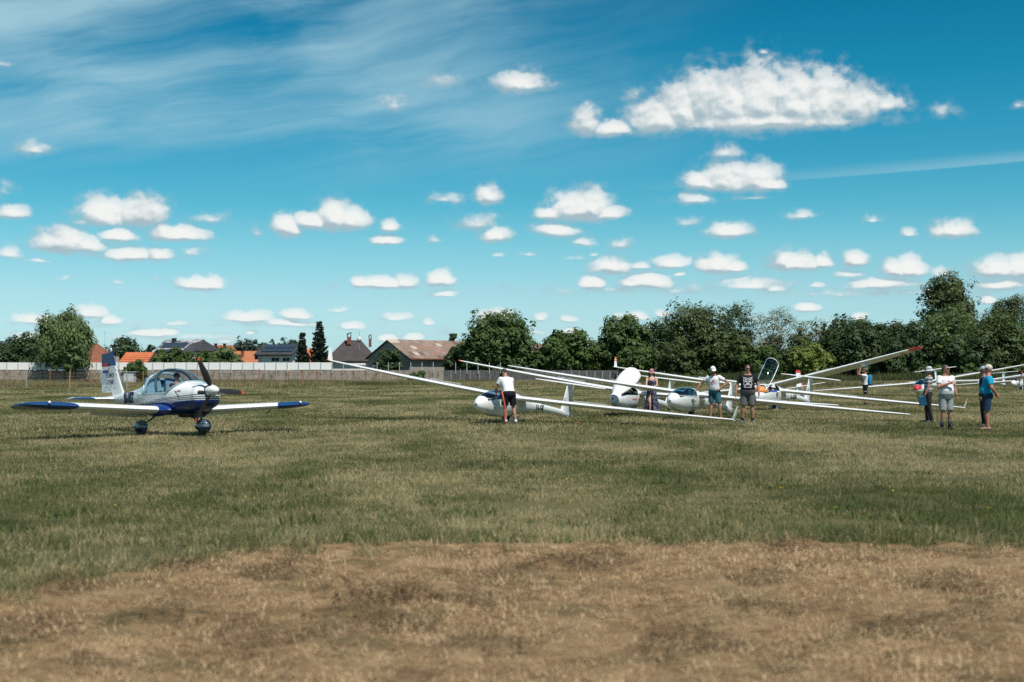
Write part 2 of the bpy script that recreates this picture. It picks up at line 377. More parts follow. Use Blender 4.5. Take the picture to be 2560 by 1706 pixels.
def glass_mat(name, tint=(0.75, 0.88, 0.92), alpha=0.25, rough=0.03):
    """thin perspex: mostly see-through, reflecting the sky at grazing angles"""
    if name in MATS: return MATS[name]
    m, T, b = new_mat(name)
    tp = T.node('ShaderNodeBsdfTransparent'); tp.inputs[0].default_value = (*tint, 1)
    gl = T.node('ShaderNodeBsdfGlossy'); gl.inputs['Roughness'].default_value = rough; gl.inputs[0].default_value = (0.95, 0.98, 1, 1)
    ge = T.node('ShaderNodeNewGeometry'); cs = T.m('ABSOLUTE', T.v('DOT_PRODUCT', ge.outputs['Incoming'], ge.outputs['Normal']))
    fr = T.m('MULTIPLY_ADD', T.m('POWER', T.m('SUBTRACT', 1.0, cs), 5.0), 0.95, 0.025 + alpha * 0.025)
    mx = T.node('ShaderNodeMixShader'); T.l.new(fr, mx.inputs[0])
    T.l.new(tp.outputs[0], mx.inputs[1]); T.l.new(gl.outputs[0], mx.inputs[2])
    o = next(n for n in m.node_tree.nodes if n.type == 'OUTPUT_MATERIAL'); T.l.new(mx.outputs[0], o.inputs[0])
    MATS[name] = m; return m
M_WHITE = lambda: mat('white_gelcoat', (0.80, 0.81, 0.80), 0.28, 0.02, 2.0, coat=0.4)
M_BLACK = lambda: mat('black_rubber', (0.015, 0.015, 0.016), 0.7, 0.2)
M_DARK = lambda: mat('dark_trim', (0.03, 0.032, 0.036), 0.5, 0.15)
M_RED = lambda: mat('red_paint', (0.55, 0.03, 0.03), 0.35, 0.05, coat=0.3)
M_ORANGE = lambda: mat('orange_paint', (0.85, 0.16, 0.02), 0.4, 0.06)
M_GREY = lambda: mat('grey_metal', (0.33, 0.35, 0.36), 0.45, 0.1, metal=0.4)
# ------------------------------------------------------------------ ground
from mathutils import noise as mathnoise
EDGE_N = lambda p: mathnoise.noise(p)
def mown_edge(x):
    """distance of the front edge of the uncut grass"""
    n = 0.30 * EDGE_N((x * .55, 2.0, .3)) + 0.14 * EDGE_N((x * 1.9, 5.0, .7)) + 0.06 * EDGE_N((x * 6, 9.0, .1))
    return n * (1.6 if x < -1.5 else .7) + float(np.interp(x, [-9, -3.7, -3.0, -2.35, -1.9, -0.7, 2.5, 4.6, 9], [8.6, 10.0, 11.1, 12.3, 12.75, 13.0, 12.95, 12.7, 12.0]))
def ground_material():
    m, T, b = new_mat('field_soil'); pos = T.node('ShaderNodeNewGeometry').outputs['Position']
    big = T.noise(pos, 0.09, 4, 0.55); mid = T.noise(pos, 0.8, 4, 0.6); fine = T.noise(pos, 14, 4, 0.65)
    f = T.m('ADD', T.m('MULTIPLY', big, 0.5), T.m('ADD', T.m('MULTIPLY', mid, 0.35), T.m('MULTIPLY', fine, 0.3)))
    col = T.ramp(f, [(0.38, (0.05, 0.055, 0.024)), (0.55, (0.10, 0.098, 0.044)), (0.74, (0.21, 0.175, 0.09))])
    T.l.new(col, b.inputs['Base Color']); b.inputs['Roughness'].default_value = 0.95; b.inputs['Specular IOR Level'].default_value = 0.1
    bn = T.node('ShaderNodeBump'); bn.inputs['Strength'].default_value = 0.9; bn.inputs['Distance'].default_value = 0.08
    T.l.new(fine, bn.inputs['Height']); T.l.new(bn.outputs[0], b.inputs['Normal']); return m
def hay_material():
    m, T, b = new_mat('mown_strip'); pos = T.node('ShaderNodeNewGeometry').outputs['Position']
    p2 = T.v('MULTIPLY', pos, (1, 1.7, 1))
    big = T.noise(pos, 1.6, 4, 0.65); mid = T.noise(p2, 6.5, 5, 0.65, 0.8); fine = T.noise(p2, 34, 4, 0.7)
    f = T.m('ADD', T.m('MULTIPLY', big, 0.42), T.m('ADD', T.m('MULTIPLY', mid, 0.42), T.m('MULTIPLY', fine, 0.3)))
    col = T.ramp(f, [(0.36, (0.045, 0.029, 0.016)), (0.45, (0.15, 0.09, 0.046)), (0.57, (0.31, 0.205, 0.108)), (0.76, (0.48, 0.355, 0.20))])
    gr = T.noise(pos, 1.5, 4, 0.6); col = T.mix(T.m('MULTIPLY', T.step(gr, 0.50, 0.68), 0.55), col, (0.085, 0.09, 0.038))
    T.l.new(col, b.inputs['Base Color']); b.inputs['Roughness'].default_value = 0.95; b.inputs['Specular IOR Level'].default_value = 0.08
    bn = T.node('ShaderNodeBump'); bn.inputs['Strength'].default_value = 1.0; bn.inputs['Distance'].default_value = 0.06
    T.l.new(T.m('ADD', mid, T.m('MULTIPLY', fine, 0.5)), bn.inputs['Height']); T.l.new(bn.outputs[0], b.inputs['Normal']); return m
def build_ground():
    g = MB(); xs = [-4000, -600, -150, -40, 40, 150, 600, 4000]; ys = [-400, -20, 6, 30, 120, 400, 1500, 9000]
    vs = [(x, y, 0) for y in ys for x in xs]; n = len(xs)
    g.add(vs, [(j*n+i, j*n+i+1, (j+1)*n+i+1, (j+1)*n+i) for j in range(len(ys)-1) for i in range(n-1)])
    tag(g.build('ground', ground_material()), 'flat grass airfield stretching to the far wall and trees', kind='structure')
    # mown strip: a sheet 4 mm above, with small heaps of cuttings
    rnd = random.Random(4); X = np.linspace(-9, 9, 241); rows = 190; V = []
    heaps = [(gx, gy_, r, h) for gx, gy_, r, h in [(-1.12, 9.95, .30, .17), (-0.72, 9.85, .24, .16), (0.30, 11.2, .25, .08), (0.05, 10.7, .22, .06), (-0.30, 9.6, .3, .07), (-1.0, 9.0, .35, .08), (-2.6, 11.2, .2, .08), (2.5, 12.6, .25, .12), (-3.3, 10.3, .2, .05), (1.6, 9.2, .3, .05), (3.0, 9.0, .4, .06), (-2.2, 9.0, .3, .05)]]
    from mathutils import noise as mn
    for j in range(rows):
        for x in X:
            e = mown_edge(x)
            y = -2 + (e + 2) * (j / (rows - 1)) ** 0.62
            z = 0.004 + max(0, 0.040 * mn.noise((x * 1.7, y * 1.7, 1)) + 0.030 * mn.noise((x * 5, y * 5, 2)) + 0.016 * mn.noise((x * 12, y * 12, 4)) + 0.02)
            for (hx, hy, r, h) in heaps:
                d = ((x - hx) ** 2 + ((y - hy) * 1.2) ** 2) / r ** 2
                if d < 4: z += h * math.exp(-d * 2) * (0.7 + 0.6 * mn.noise((x * 12, y * 12, 5)))
            if j == 0 or j == rows - 1 : z = 0.004
            V.append((x, y, z))
    n = len(X); Fq = np.array([(j*n+i, j*n+i+1, (j+1)*n+i+1, (j+1)*n+i) for j in range(rows-1) for i in range(n-1)])
    me = array_mesh('mown_strip', np.array(V), Fq); tag(link('mown_strip', me, None, hay_material(), True), 'strip of freshly mown dry brown grass in the foreground', kind='structure')

def blade_mesh(name, n, size, h0, h1, w, lean, rs, flat=False, clump=0):
    """a patch of n grass blades on a square of the given size"""
    r = np.random.default_rng(rs)
    if clump:
        c = r.uniform(-size/2, size/2, (clump, 2)); p = c[r.integers(0, clump, n)] + r.normal(0, size * .05, (n, 2))
    else: p = r.uniform(-size/2, size/2, (n, 2))
    a = r.uniform(0, 2*np.pi, n); h = r.uniform(h0, h1, n) * (0.75 + 0.5 * r.random(n)); ww = w * r.uniform(0.6, 1.3, n)
    d = np.c_[np.cos(a), np.sin(a)]; b = r.uniform(0, 2*np.pi, n); ln = np.abs(r.normal(0, lean, n))
    L = np.c_[np.cos(b), np.sin(b)] * (h * ln)[:, None]
    V = np.zeros((n, 5, 3)); side = np.c_[-d[:, 1], d[:, 0]] * (ww / 2)[:, None]
    if flat:
        L = np.c_[np.cos(b), np.sin(b)] * h[:, None]; side = np.c_[-np.sin(b), np.cos(b)] * (ww / 2)[:, None]
        z0 = r.uniform(0.004, 0.05, n); z1 = z0 + r.normal(0, 0.02, n); z1 = np.maximum(z1, 0.004)
        zz = np.stack([z0, z0, (z0+z1)/2 + .008, (z0+z1)/2 + .008, z1], 1)
    else: zz = np.stack([h*0, h*0, h*.55, h*.55, h*np.sqrt(np.maximum(.15, 1-ln**2*.6))], 1)
    V[:, 0, :2] = p - side; V[:, 1, :2] = p + side; V[:, 2, :2] = p + L*.38 + side*.8; V[:, 3, :2] = p + L*.38 - side*.8; V[:, 4, :2] = p + L
    V[:, :, 2] = zz; i = np.arange(n)[:, None] * 5
    Fq = np.concatenate([i + np.array([[0, 1, 2]]), i + np.array([[0, 2, 3]]), i + np.array([[3, 2, 4]])])
    return array_mesh(name, V.reshape(-1, 3), Fq, {'tint': np.repeat(r.random(n), 5)})
def grass_mat(name, green, dark, straw, bias, trans=0.35, scale=0.16, w2=0.55, wt=0.34, w1=1.0):
    m, T, b = new_mat(name); pos = T.node('ShaderNodeNewGeometry').outputs['Position']
    a = T.node('ShaderNodeAttribute'); a.attribute_name = 'tint'; t = a.outputs['Fac']
    n1 = T.m('MULTIPLY_ADD', T.noise(T.v('MULTIPLY', pos, (1.25, 0.6, 1)), scale, 5, 0.62, 0.4), 1.5, -0.25); n2 = T.noise(pos, scale * 7, 3, 0.6)
    f = T.m('ADD', T.m('MULTIPLY', T.m('MULTIPLY_ADD', T.m('SUBTRACT', n1, 0.5), w1, 0.5), 0.95), T.m('ADD', T.m('MULTIPLY', T.m('MULTIPLY_ADD', T.m('SUBTRACT', n2, 0.5), w2 / 0.55, 0.5), 0.55), T.m('MULTIPLY', t, wt)))
    dry = T.step(f, bias + 0.02, bias + 0.27)
    n3 = T.m('MULTIPLY_ADD', T.noise(pos, scale * (2.3 if w1 == 1.0 else 3.6), 5, 0.65), 2.0, -0.5)
    gcol = T.mix(T.m('ADD', T.m('MULTIPLY', n3, 0.8), T.m('MULTIPLY', T.m('FRACT', T.m('MULTIPLY', t, 7.3)), 0.3)), dark, green)
    col = T.mix(dry, gcol, straw)
    T.l.new(col, b.inputs['Base Color']); b.inputs['Roughness'].default_value = 0.7; b.inputs['Specular IOR Level'].default_value = 0.15
    tr = T.node('ShaderNodeBsdfTranslucent'); T.l.new(col, tr.inputs[0]); mx = T.node('ShaderNodeMixShader'); mx.inputs[0].default_value = trans
    T.l.new(b.outputs[0], mx.inputs[1]); T.l.new(tr.outputs[0], mx.inputs[2])
    o = next(n for n in m.node_tree.nodes if n.type == 'OUTPUT_MATERIAL'); T.l.new(mx.outputs[0], o.inputs[0]); return m
def scatter(name, label, patches, P, scale, rs, mats):
    """one stuff object: patches of blades repeated at the points P"""
    col = bpy.data.collections.new(name + '_patches')
    for i, me in enumerate(patches):
        me.materials.append(mats[i % len(mats)]); col.objects.link(bpy.data.objects.new(name + '_patch', me))
    r = np.random.default_rng(rs); me = bpy.data.meshes.new(name); me.vertices.add(len(P)); me.vertices.foreach_set('co', np.ascontiguousarray(P, 'f').ravel())
    for nm, v in (('rot', r.uniform(0, 2*np.pi, len(P))), ('siz', scale)):
        a = me.attributes.new(nm, 'FLOAT', 'POINT'); a.data.foreach_set('value', np.ascontiguousarray(v, 'f'))
    for m in mats: me.materials.append(m)
    o = tag(link(name, me), label, kind='stuff')
    g = bpy.data.node_groups.new(name, 'GeometryNodeTree'); T = NT(g)
    g.interface.new_socket('Geometry', in_out='INPUT', socket_type='NodeSocketGeometry'); g.interface.new_socket('Geometry', in_out='OUTPUT', socket_type='NodeSocketGeometry')
    gi, go = T.node('NodeGroupInput'), T.node('NodeGroupOutput'); ip = T.node('GeometryNodeInstanceOnPoints')
    ci = T.node('GeometryNodeCollectionInfo'); ci.inputs['Collection'].default_value = col; ci.inputs['Separate Children'].default_value = True; ci.inputs['Reset Children'].default_value = True
    def attr(nm):
        n = T.node('GeometryNodeInputNamedAttribute', data_type='FLOAT'); n.inputs['Name'].default_value = nm; return n.outputs['Attribute']
    T.l.new(gi.outputs[0], ip.inputs['Points']); T.l.new(ci.outputs[0], ip.inputs['Instance']); ip.inputs['Pick Instance'].default_value = True
    T.l.new(T.xyz(0.0, 0.0, attr('rot')), ip.inputs['Rotation']); s = attr('siz'); T.l.new(T.xyz(s, s, s), ip.inputs['Scale'])
    T.l.new(ip.outputs[0], go.inputs[0]); md = o.modifiers.new('scatter', 'NODES'); md.node_group = g
    return o
def wedge(y0, y1, step, rs, pad=1.5, jit=0.62, edge=None):
    """jittered grid of points over the part of the field the camera can see (with a margin at the sides)"""
    r = np.random.default_rng(rs); out = []
    y = y0
    while y < y1:
        w = 0.36 * y * 1.12 + pad; x = -w + r.uniform(0, step)
        while x < w:
            q = (x + r.uniform(-jit, jit) * step, y + r.uniform(-jit, jit) * step, 0.0)
            if edge is None or edge(q): out.append(q)
            x += step
        y += step
    return np.array(out)
def build_grass():
    gm = grass_mat('field_grass', (0.185, 0.208, 0.074), (0.062, 0.082, 0.029), (0.54, 0.45, 0.245), 0.80, 0.40)
    gt = grass_mat('field_stalk', (0.26, 0.22, 0.11), (0.15, 0.14, 0.07), (0.50, 0.39, 0.22), 0.55)
    near = [blade_mesh('blades', 900, 1.15, .025, .065, .0055, .95, 10 + i) for i in range(4)] + [blade_mesh('blades', 760, 1.15, .03, .10, .0055, .9, 20 + i, clump=22) for i in range(3)]
    P = wedge(9, 36, 0.8, 1, edge=lambda q: q[1] > mown_edge(q[0]) + 0.15 + (0.7 if q[0] < -.8 else .25) * abs(mathnoise.noise((q[0] * 3.1, q[1] * 3.1, 8.0))))
    r = np.random.default_rng(5)
    scatter('field_grass', 'short green and straw coloured grass of the airfield', near, P, r.uniform(.8, 1.35, len(P)), 6, [gm])
    far = [blade_mesh('blades', 900, 2.6, .04, .10, .013, .85, 30 + i) for i in range(4)]
    P = wedge(36, 100, 1.9, 2); scatter('field_grass_beyond', 'short grass under and behind the parked gliders', far, P, r.uniform(.8, 1.3, len(P)), 7, [gm])
    vf = [blade_mesh('blades', 900, 6.5, .05, .13, .03, .85, 40 + i) for i in range(3)]
    P = wedge(100, 172, 5.0, 3); scatter('far_field_grass', 'far short grass in front of the tall weeds', vf, P, r.uniform(.9, 1.3, len(P)), 8, [gm])
    st = [blade_mesh('stalks', 46, 1.3, .08, .18, .003, .5, 50 + i, clump=9) for i in range(4)]
    P = wedge(12, 46, 1.1, 4, edge=lambda q: q[1] > mown_edge(q[0]) + 0.25)
    P = P[[mathnoise.noise((q[0] * .5, q[1] * .22, 3.3)) + .35 * r.random() > .08 for q in P]]; scatter('dry_stalks', 'thin dry seed stalks standing above the short grass', st, P, r.uniform(.7, 1.25, len(P)), 9, [gt])
    # fringe where the uncut grass starts
    fr = [blade_mesh('fringe', 300, 0.8, .05, .15, .0055, .8, 60 + i, clump=9) for i in range(3)]
    xs = np.arange(-7, 7, .16); P = np.array([(x, mown_edge(x) + r.uniform(-.3 if x < -.8 else .0, .9) - (r.uniform(0, .9) if x < -1.2 else 0) * (r.random() < .5), 0) for x in np.concatenate([xs, xs]) if r.random() < .7]); scatter('uncut_fringe', 'longer uncut grass along the edge of the mown strip', fr, P, r.uniform(.7, 1.25, len(P)), 11, [gm])
    # cuttings on the mown strip
    hm = grass_mat('cuttings', (0.45, 0.295, 0.158), (0.135, 0.073, 0.038), (0.59, 0.43, 0.25), 0.66, 0.2, 1.9, 1.9, 0.25, 0.45)
    ct = [blade_mesh('cuttings', 620, 1.1, .018, .055, .0045, .3, 70 + i, flat=True, clump=0 if i < 3 else 16) for i in range(5)]
    P = wedge(5.2, 13.1, 0.62, 12, edge=lambda q: q[1] < mown_edge(q[0]) - 0.12); scatter('hay_cuttings', 'dry brown grass cuttings lying on the mown strip', ct, P, r.uniform(.7, 1.3, len(P)), 13, [hm])
    dm = grass_mat('damp_shaded_cuttings', (0.085, 0.06, 0.032), (0.035, 0.026, 0.015), (0.16, 0.11, 0.06), 0.75, 0.2, 1.5); hp = []  # dark from damp, with the clumps' own shade put into the colour
    for i in range(3):
        me = blade_mesh('heap', 420, .5, .03, .08, .005, .4, 120 + i, flat=True); co = np.empty(len(me.vertices) * 3, 'f'); me.vertices.foreach_get('co', co); co = co.reshape(-1, 3)
        rr = np.hypot(co[:, 0], co[:, 1] * 1.3) / .26; co[:, 2] = np.maximum(.004, co[:, 2] * .5 + .11 * np.exp(-rr ** 2 * 1.6) * (0.5 + .6 * np.repeat(r.random(420), 5))); me.vertices.foreach_set('co', co.ravel()); hp.append(me)
    HP = [(-1.12, 9.95), (-0.95, 9.8), (-0.72, 9.85), (0.30, 11.2), (0.42, 11.35), (0.05, 10.7), (-0.30, 9.6), (-1.0, 9.0), (-.8, 8.7), (-2.6, 11.2), (2.5, 12.5), (-3.3, 10.3), (1.6, 9.2), (3.0, 9.0), (-2.2, 9.0), (.75, 11.7), (-1.5, 8.4), (1.0, 8.1), (2.4, 8.6), (-.15, 8.0), (3.2, 10.4), (1.9, 10.6), (-2.9, 8.5), (-1.8, 10.9)] + [(r.uniform(-4, 4), r.uniform(7.4, 12.4)) for _ in range(30)]
    P2_ = np.array([(a, b, 0) for a, b in HP if b < mown_edge(a) - .1]); scatter('hay_clumps', 'small clumps of cut grass, coloured dark for damp and shade, on the mown strip', hp, P2_, np.concatenate([np.full(min(24, len(P2_)), 1.25), r.uniform(.3, .7, max(0, len(P2_) - 24))])[:len(P2_)], 19, [dm])
    gs = [blade_mesh('stubble', 170, 0.9, .02, .05, .005, .8, 80 + i, clump=7) for i in range(4)]
    P = P[r.random(len(P)) < np.where(P[:, 0] < -1.2, .62, .30)] + r.uniform(-.3, .3, (int(1e9) and 1, 3)) * np.array([1, 1, 0]); sm = grass_mat('stubble', (0.12, 0.135, 0.055), (0.06, 0.075, 0.03), (0.30, 0.22, 0.12), 0.86)
    P = P[[q[1] < mown_edge(q[0]) - .25 for q in P]]; scatter('green_stubble', 'sparse green stubble between the cuttings', gs, P, r.uniform(.6, 1.2, len(P)), 14, [sm])
    # broad leaved weeds and a few yellow flowers
    wt = grass_mat('weed_leaf', (0.13, 0.19, 0.05), (0.06, 0.10, 0.03), (0.18, 0.2, 0.08), 0.9, 0.4, 0.6); wp = [blade_mesh('weed', 26, .34, .06, .13, .020, .9, 140 + i) for i in range(3)]
    P = np.array([(x, mown_edge(x) + abs(r.normal(.25, .3)) + .1, 0) for x in r.uniform(-1.5, 4, 40)] + [(r.uniform(-.36, .36) * y, y, 0) for y in r.uniform(13.5, 34, 150)])
    scatter('broad_leaf_weeds', 'scattered bright green broad leaved weeds in the turf', wp, P, r.uniform(.5, 1.1, len(P)), 21, [wt])
    fl = MB()
    for k in range(70):
        y = r.uniform(15, 60); x = r.uniform(-.36, .36) * y; a = r.uniform(0, 6.28); s_ = .018
        fl.add([(x + s_ * math.cos(a + q), y + s_ * math.sin(a + q), .085 + .006 * math.cos(q * 3)) for q in np.linspace(0, 6.28, 7)[:-1]], [tuple(range(6))]); fl.box((x, y, .042), (.004, .004, .08), mi=1)
    tag(fl.build('yellow_flowers', [mat('yellow_petals', (.75, .55, .03), .6), mat('flower_stem', (.08, .13, .04), .7)]), 'small yellow flowers dotted over the grass', kind='stuff')
    # tall weeds before the fence and the trees
    wm = grass_mat('tall_weeds', (0.14, 0.155, 0.06), (0.07, 0.09, 0.035), (0.44, 0.35, 0.19), 0.80, 0.3, 0.07)
    ws = [blade_mesh('weeds', 760, 4.2, .2, .5, .035, .35, 90 + i, clump=60 if i % 2 else 0) for i in range(4)]
    Q = wedge(150, 216, 3.2, 15)
    near_edge = lambda x: np.interp(x, [-70, -30, -5, 20, 80], [128, 150, 168, 160, 152])
    Q = wedge(126, 219, 3.0, 15); Q = Q[Q[:, 1] > near_edge(Q[:, 0])]
    scatter('tall_weeds', 'tall straw tinged weeds along the far side of the field', ws, Q, r.uniform(.55, 1.25, len(Q)), 16, [wm])
    hm2 = grass_mat('hedge_weeds', (0.10, 0.13, 0.045), (0.05, 0.07, 0.026), (0.22, 0.22, 0.09), 0.95, 0.3, 0.1)
    hs = [blade_mesh('hedge_weeds', 900, 4.2, .6, 1.35, .08, .4, 100 + i) for i in range(3)]
    Q = wedge(202, 216, 3.0, 17); Q = Q[Q[:, 0] > 20]; scatter('hedge_weeds', 'high green weeds along the foot of the trees at the right', hs, Q, r.uniform(.6, 1.2, len(Q)), 18, [hm2])
build_ground(); build_grass()
# ------------------------------------------------------------------ wall and fences behind the field
def block_mat(name, col, mortar, dirt, sc=1.0):
    if name in MATS: return MATS[name]
    m, T, b = new_mat(name); pos = T.node('ShaderNodeNewGeometry').outputs['Position']
    sep = T.node('ShaderNodeSeparateXYZ'); T.l.new(pos, sep.inputs[0])
    n = T.noise(T.v('MULTIPLY', pos, (1, 1, .45)), 1.6, 5, 0.65); n2 = T.noise(pos, 9, 4, 0.6)
    c = T.ramp(T.m('ADD', T.m('MULTIPLY', n, .7), T.m('MULTIPLY', n2, .3)), [(0.36, dirt), (0.5, col), (0.7, tuple(min(1, k * 1.25) for k in col))])
    T.l.new(c, b.inputs['Base Color']); b.inputs['Roughness'].default_value = 0.9
    bn = T.node('ShaderNodeBump'); bn.inputs['Strength'].default_value = 0.5; bn.inputs['Distance'].default_value = 0.02; T.l.new(n2, bn.inputs['Height']); T.l.new(bn.outputs[0], b.inputs['Normal'])
    MATS[name] = m; return m
WALL_Y = 222.0
def build_walls():
    s = F_PX / WALL_Y; step = 1.75; z_con = 1.90; z_top = 3.08; z_post = 3.05
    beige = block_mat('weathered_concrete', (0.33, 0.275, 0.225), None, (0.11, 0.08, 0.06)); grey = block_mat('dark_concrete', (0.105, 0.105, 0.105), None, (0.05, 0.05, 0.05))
    sheet = mat('white_sheet', (0.86, 0.84, 0.80), 0.5, 0.04, 0.7); post_m = mat('galvanised_post', (0.42, 0.47, 0.48), 0.5, 0.12); conc_post = block_mat('post_concrete', (0.36, 0.32, 0.27), None, (0.18, 0.13, 0.1))
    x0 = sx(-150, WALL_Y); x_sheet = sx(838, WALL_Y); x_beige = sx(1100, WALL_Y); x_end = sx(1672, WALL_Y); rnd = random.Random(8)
    w1 = empty('concrete_wall', 'long weathered beige concrete panel wall topped by white sheets and steel posts', 'wall', (x0, WALL_Y, 0), 0)
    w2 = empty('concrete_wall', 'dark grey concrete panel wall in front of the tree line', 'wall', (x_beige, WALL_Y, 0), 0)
    panels = [MB().box((0, 0, 0), (step - .16, .07, .46)).mesh('panel') for _ in range(1)]
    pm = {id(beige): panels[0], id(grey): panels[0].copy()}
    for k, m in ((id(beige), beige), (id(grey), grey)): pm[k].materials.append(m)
    sh = MB(); sh.box((0, 0, 0), (step - .03, .02, z_top - z_con - .04)); shm = sh.mesh('sheet'); shm.materials.append(sheet)
    cp = MB().box((0, 0, z_con / 2), (.16, .16, z_con + .04), top=.9).mesh('post'); cp.materials.append(conc_post)
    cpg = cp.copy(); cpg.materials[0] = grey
    sp = MB(); sp.box((0, 0, 0), (.10, .05, 1.75)); sp.box((0, -.04, -.75), (.16, .02, .12)); spm = sp.mesh('steel'); spm.materials.append(post_m)
    def put(name, me, par, x, y, z, rx=0.0):
        o = bpy.data.objects.new(name, me); COL.objects.link(o); o.parent = par; o.location = (x - par.location.x, y - WALL_Y, z); o.rotation_euler = (rx, 0, 0); return o
    x = x0
    while x < x_end:
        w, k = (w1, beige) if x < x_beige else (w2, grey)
        if x + step < x_end:
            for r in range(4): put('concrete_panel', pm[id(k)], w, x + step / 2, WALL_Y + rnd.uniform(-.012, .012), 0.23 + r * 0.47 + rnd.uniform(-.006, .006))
            if x + step < x_sheet: put('white_sheet', shm, w1, x + step / 2, WALL_Y - .06 + rnd.uniform(-.012, .012), (z_con + z_top) / 2 + .03 + rnd.uniform(-.012, .012), rnd.uniform(-.02, .02))
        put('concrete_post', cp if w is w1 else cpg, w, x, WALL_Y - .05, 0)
        if x < sx(1260, WALL_Y) and rnd.random() < (1 if x < x_sheet else .85): put('steel_post', spm, w, x, WALL_Y - .16, 2.25 if x < x_beige else 2.2)
        x += step
    lw = MB().box((0, 0, 0), (2.6, .03, .30)); lw.build('white_board', sheet, w1).location = (sx(893, WALL_Y) - x0, .2, sz(911, WALL_Y))
    # wire fence with rusty posts, running away to the right
    wires_m = mat('rusty_wire', (0.17, 0.11, 0.07), 0.8, 0.2); rust = [mat('rusty_post', (0.32, 0.14, 0.06), 0.85, 0.25, 5), mat('ochre_post', (0.42, 0.22, 0.06), 0.8, 0.2, 5), mat('grey_post', (0.30, 0.30, 0.28), 0.7, 0.15, 5)]
    posts = [(-40,972,50),(20,972,45),(67,972,38),(125,971,48),(174,979,51),(226,969,40),(245,966,36),(318,976,50),(358,964,36),(400,968,38),(452,966,38),(494,966,38),(533,967,38),(573,966,34),(612,967,40),(648,968,46),(684,965,36),(723,963,34),(756,964,36),(791,962,34),(826,958,30),(855,962,36),(885,958,30),(915,957,30),(945,957,28),(975,957,28),(1003,956,30),(1033,957,28),(1060,956,30),(1089,957,32),(1128,957,30),(1151,957,34),(1176,957,30),(1199,957,30),(1224,957,32)]
    pts = [(sx(px, gy(py)), gy(py), h * gy(py) / F_PX) for px, py, h in posts]
    f = empty('wire_fence', 'rusty wire fence on thin posts in front of the concrete wall', 'fence', (pts[0][0], pts[0][1], 0))
    for i, (X, Y, h) in enumerate(pts):
        p = MB().box((0, 0, h / 2), (.085, .085, h)).build('fence_post', rust[2] if i > 25 or i in (2, 7) else rust[1] if i in (4, 7, 8, 0, 6) else rust[0], f)
        p.location = (X - pts[0][0], Y - pts[0][1], 0); p.rotation_euler = (random.Random(i).uniform(-.03, .03), random.Random(i + 50).uniform(-.03, .03), 0)
    for lev in (.22, .5, .75, .95):
        m = MB(); line = [Vector((X - pts[0][0], Y - pts[0][1], max(.1, h * lev - .06))) for X, Y, h in pts]
        m.tube(line, .011, 4, cap=False); m.build('fence_wire', wires_m, f)
    m = MB()
    for (a, b) in zip(pts, pts[1:]):
        n = max(2, int((Vector(b[:2]) - Vector(a[:2])).length / .25)); n = min(n, 26)
        for k in range(1, n):
            t = k / n; X, Y, h = (a[j] + (b[j] - a[j]) * t for j in range(3)); m.box((X - pts[0][0], Y - pts[0][1], h * .48), (.007, .007, h * .9))
    m.build('wire_mesh', wires_m, f)['kind'] = 'stuff'
    # light posts of the fence before the dark wall
    f2 = empty('post_fence', 'row of thin pale fence posts with wires before the dark grey wall', 'fence', (sx(1380, 206), 206, 0)); ox = f2.location.x
    for i, px in enumerate([1387, 1407, 1429, 1448, 1467, 1487, 1506, 1525, 1543, 1564, 1596, 1634, 1651, 1660]):
        MB().box((sx(px, 206) - ox, 0, .85), (.07, .07, 1.7)).build('fence_post', mat('pale_post', (0.42, 0.41, 0.38), .8, .15), f2)
    for z in (.5, 1.05, 1.6):
        MB().tube([(0, 0, z), (sx(1665, 206) - ox, 0, z)], .01, 4).build('fence_wire', wires_m, f2)
build_walls()

# ------------------------------------------------------------------ houses
def roof_mat(name, a, b_, lines=(0, 0, 1), freq=18, rough=.8):
    """tiled roof: rows of tiles with weather stains"""
    if name in MATS: return MATS[name]
    m, T, b = new_mat(name); co = T.node('ShaderNodeTexCoord').outputs['Object']
    n = T.noise(co, .9, 5, .65); n2 = T.noise(co, 7, 3, .6)
    T.l.new(T.ramp(T.m('ADD', T.m('MULTIPLY', n, .7), T.m('MULTIPLY', n2, .3)), [(.35, a), (.65, b_)]), b.inputs['Base Color']); b.inputs['Roughness'].default_value = rough
    s = T.node('ShaderNodeSeparateXYZ'); T.l.new(co, s.inputs[0]); w = T.m('SINE', T.m('MULTIPLY', s.outputs[2], freq)); w2 = T.m('SINE', T.m('MULTIPLY', s.outputs[0], freq * 1.4))
    bn = T.node('ShaderNodeBump'); bn.inputs['Strength'].default_value = .8; bn.inputs['Distance'].default_value = .05
    T.l.new(T.m('ADD', w, T.m('MULTIPLY', w2, .5)), bn.inputs['Height']); T.l.new(bn.outputs[0], b.inputs['Normal'])
    MATS[name] = m; return m
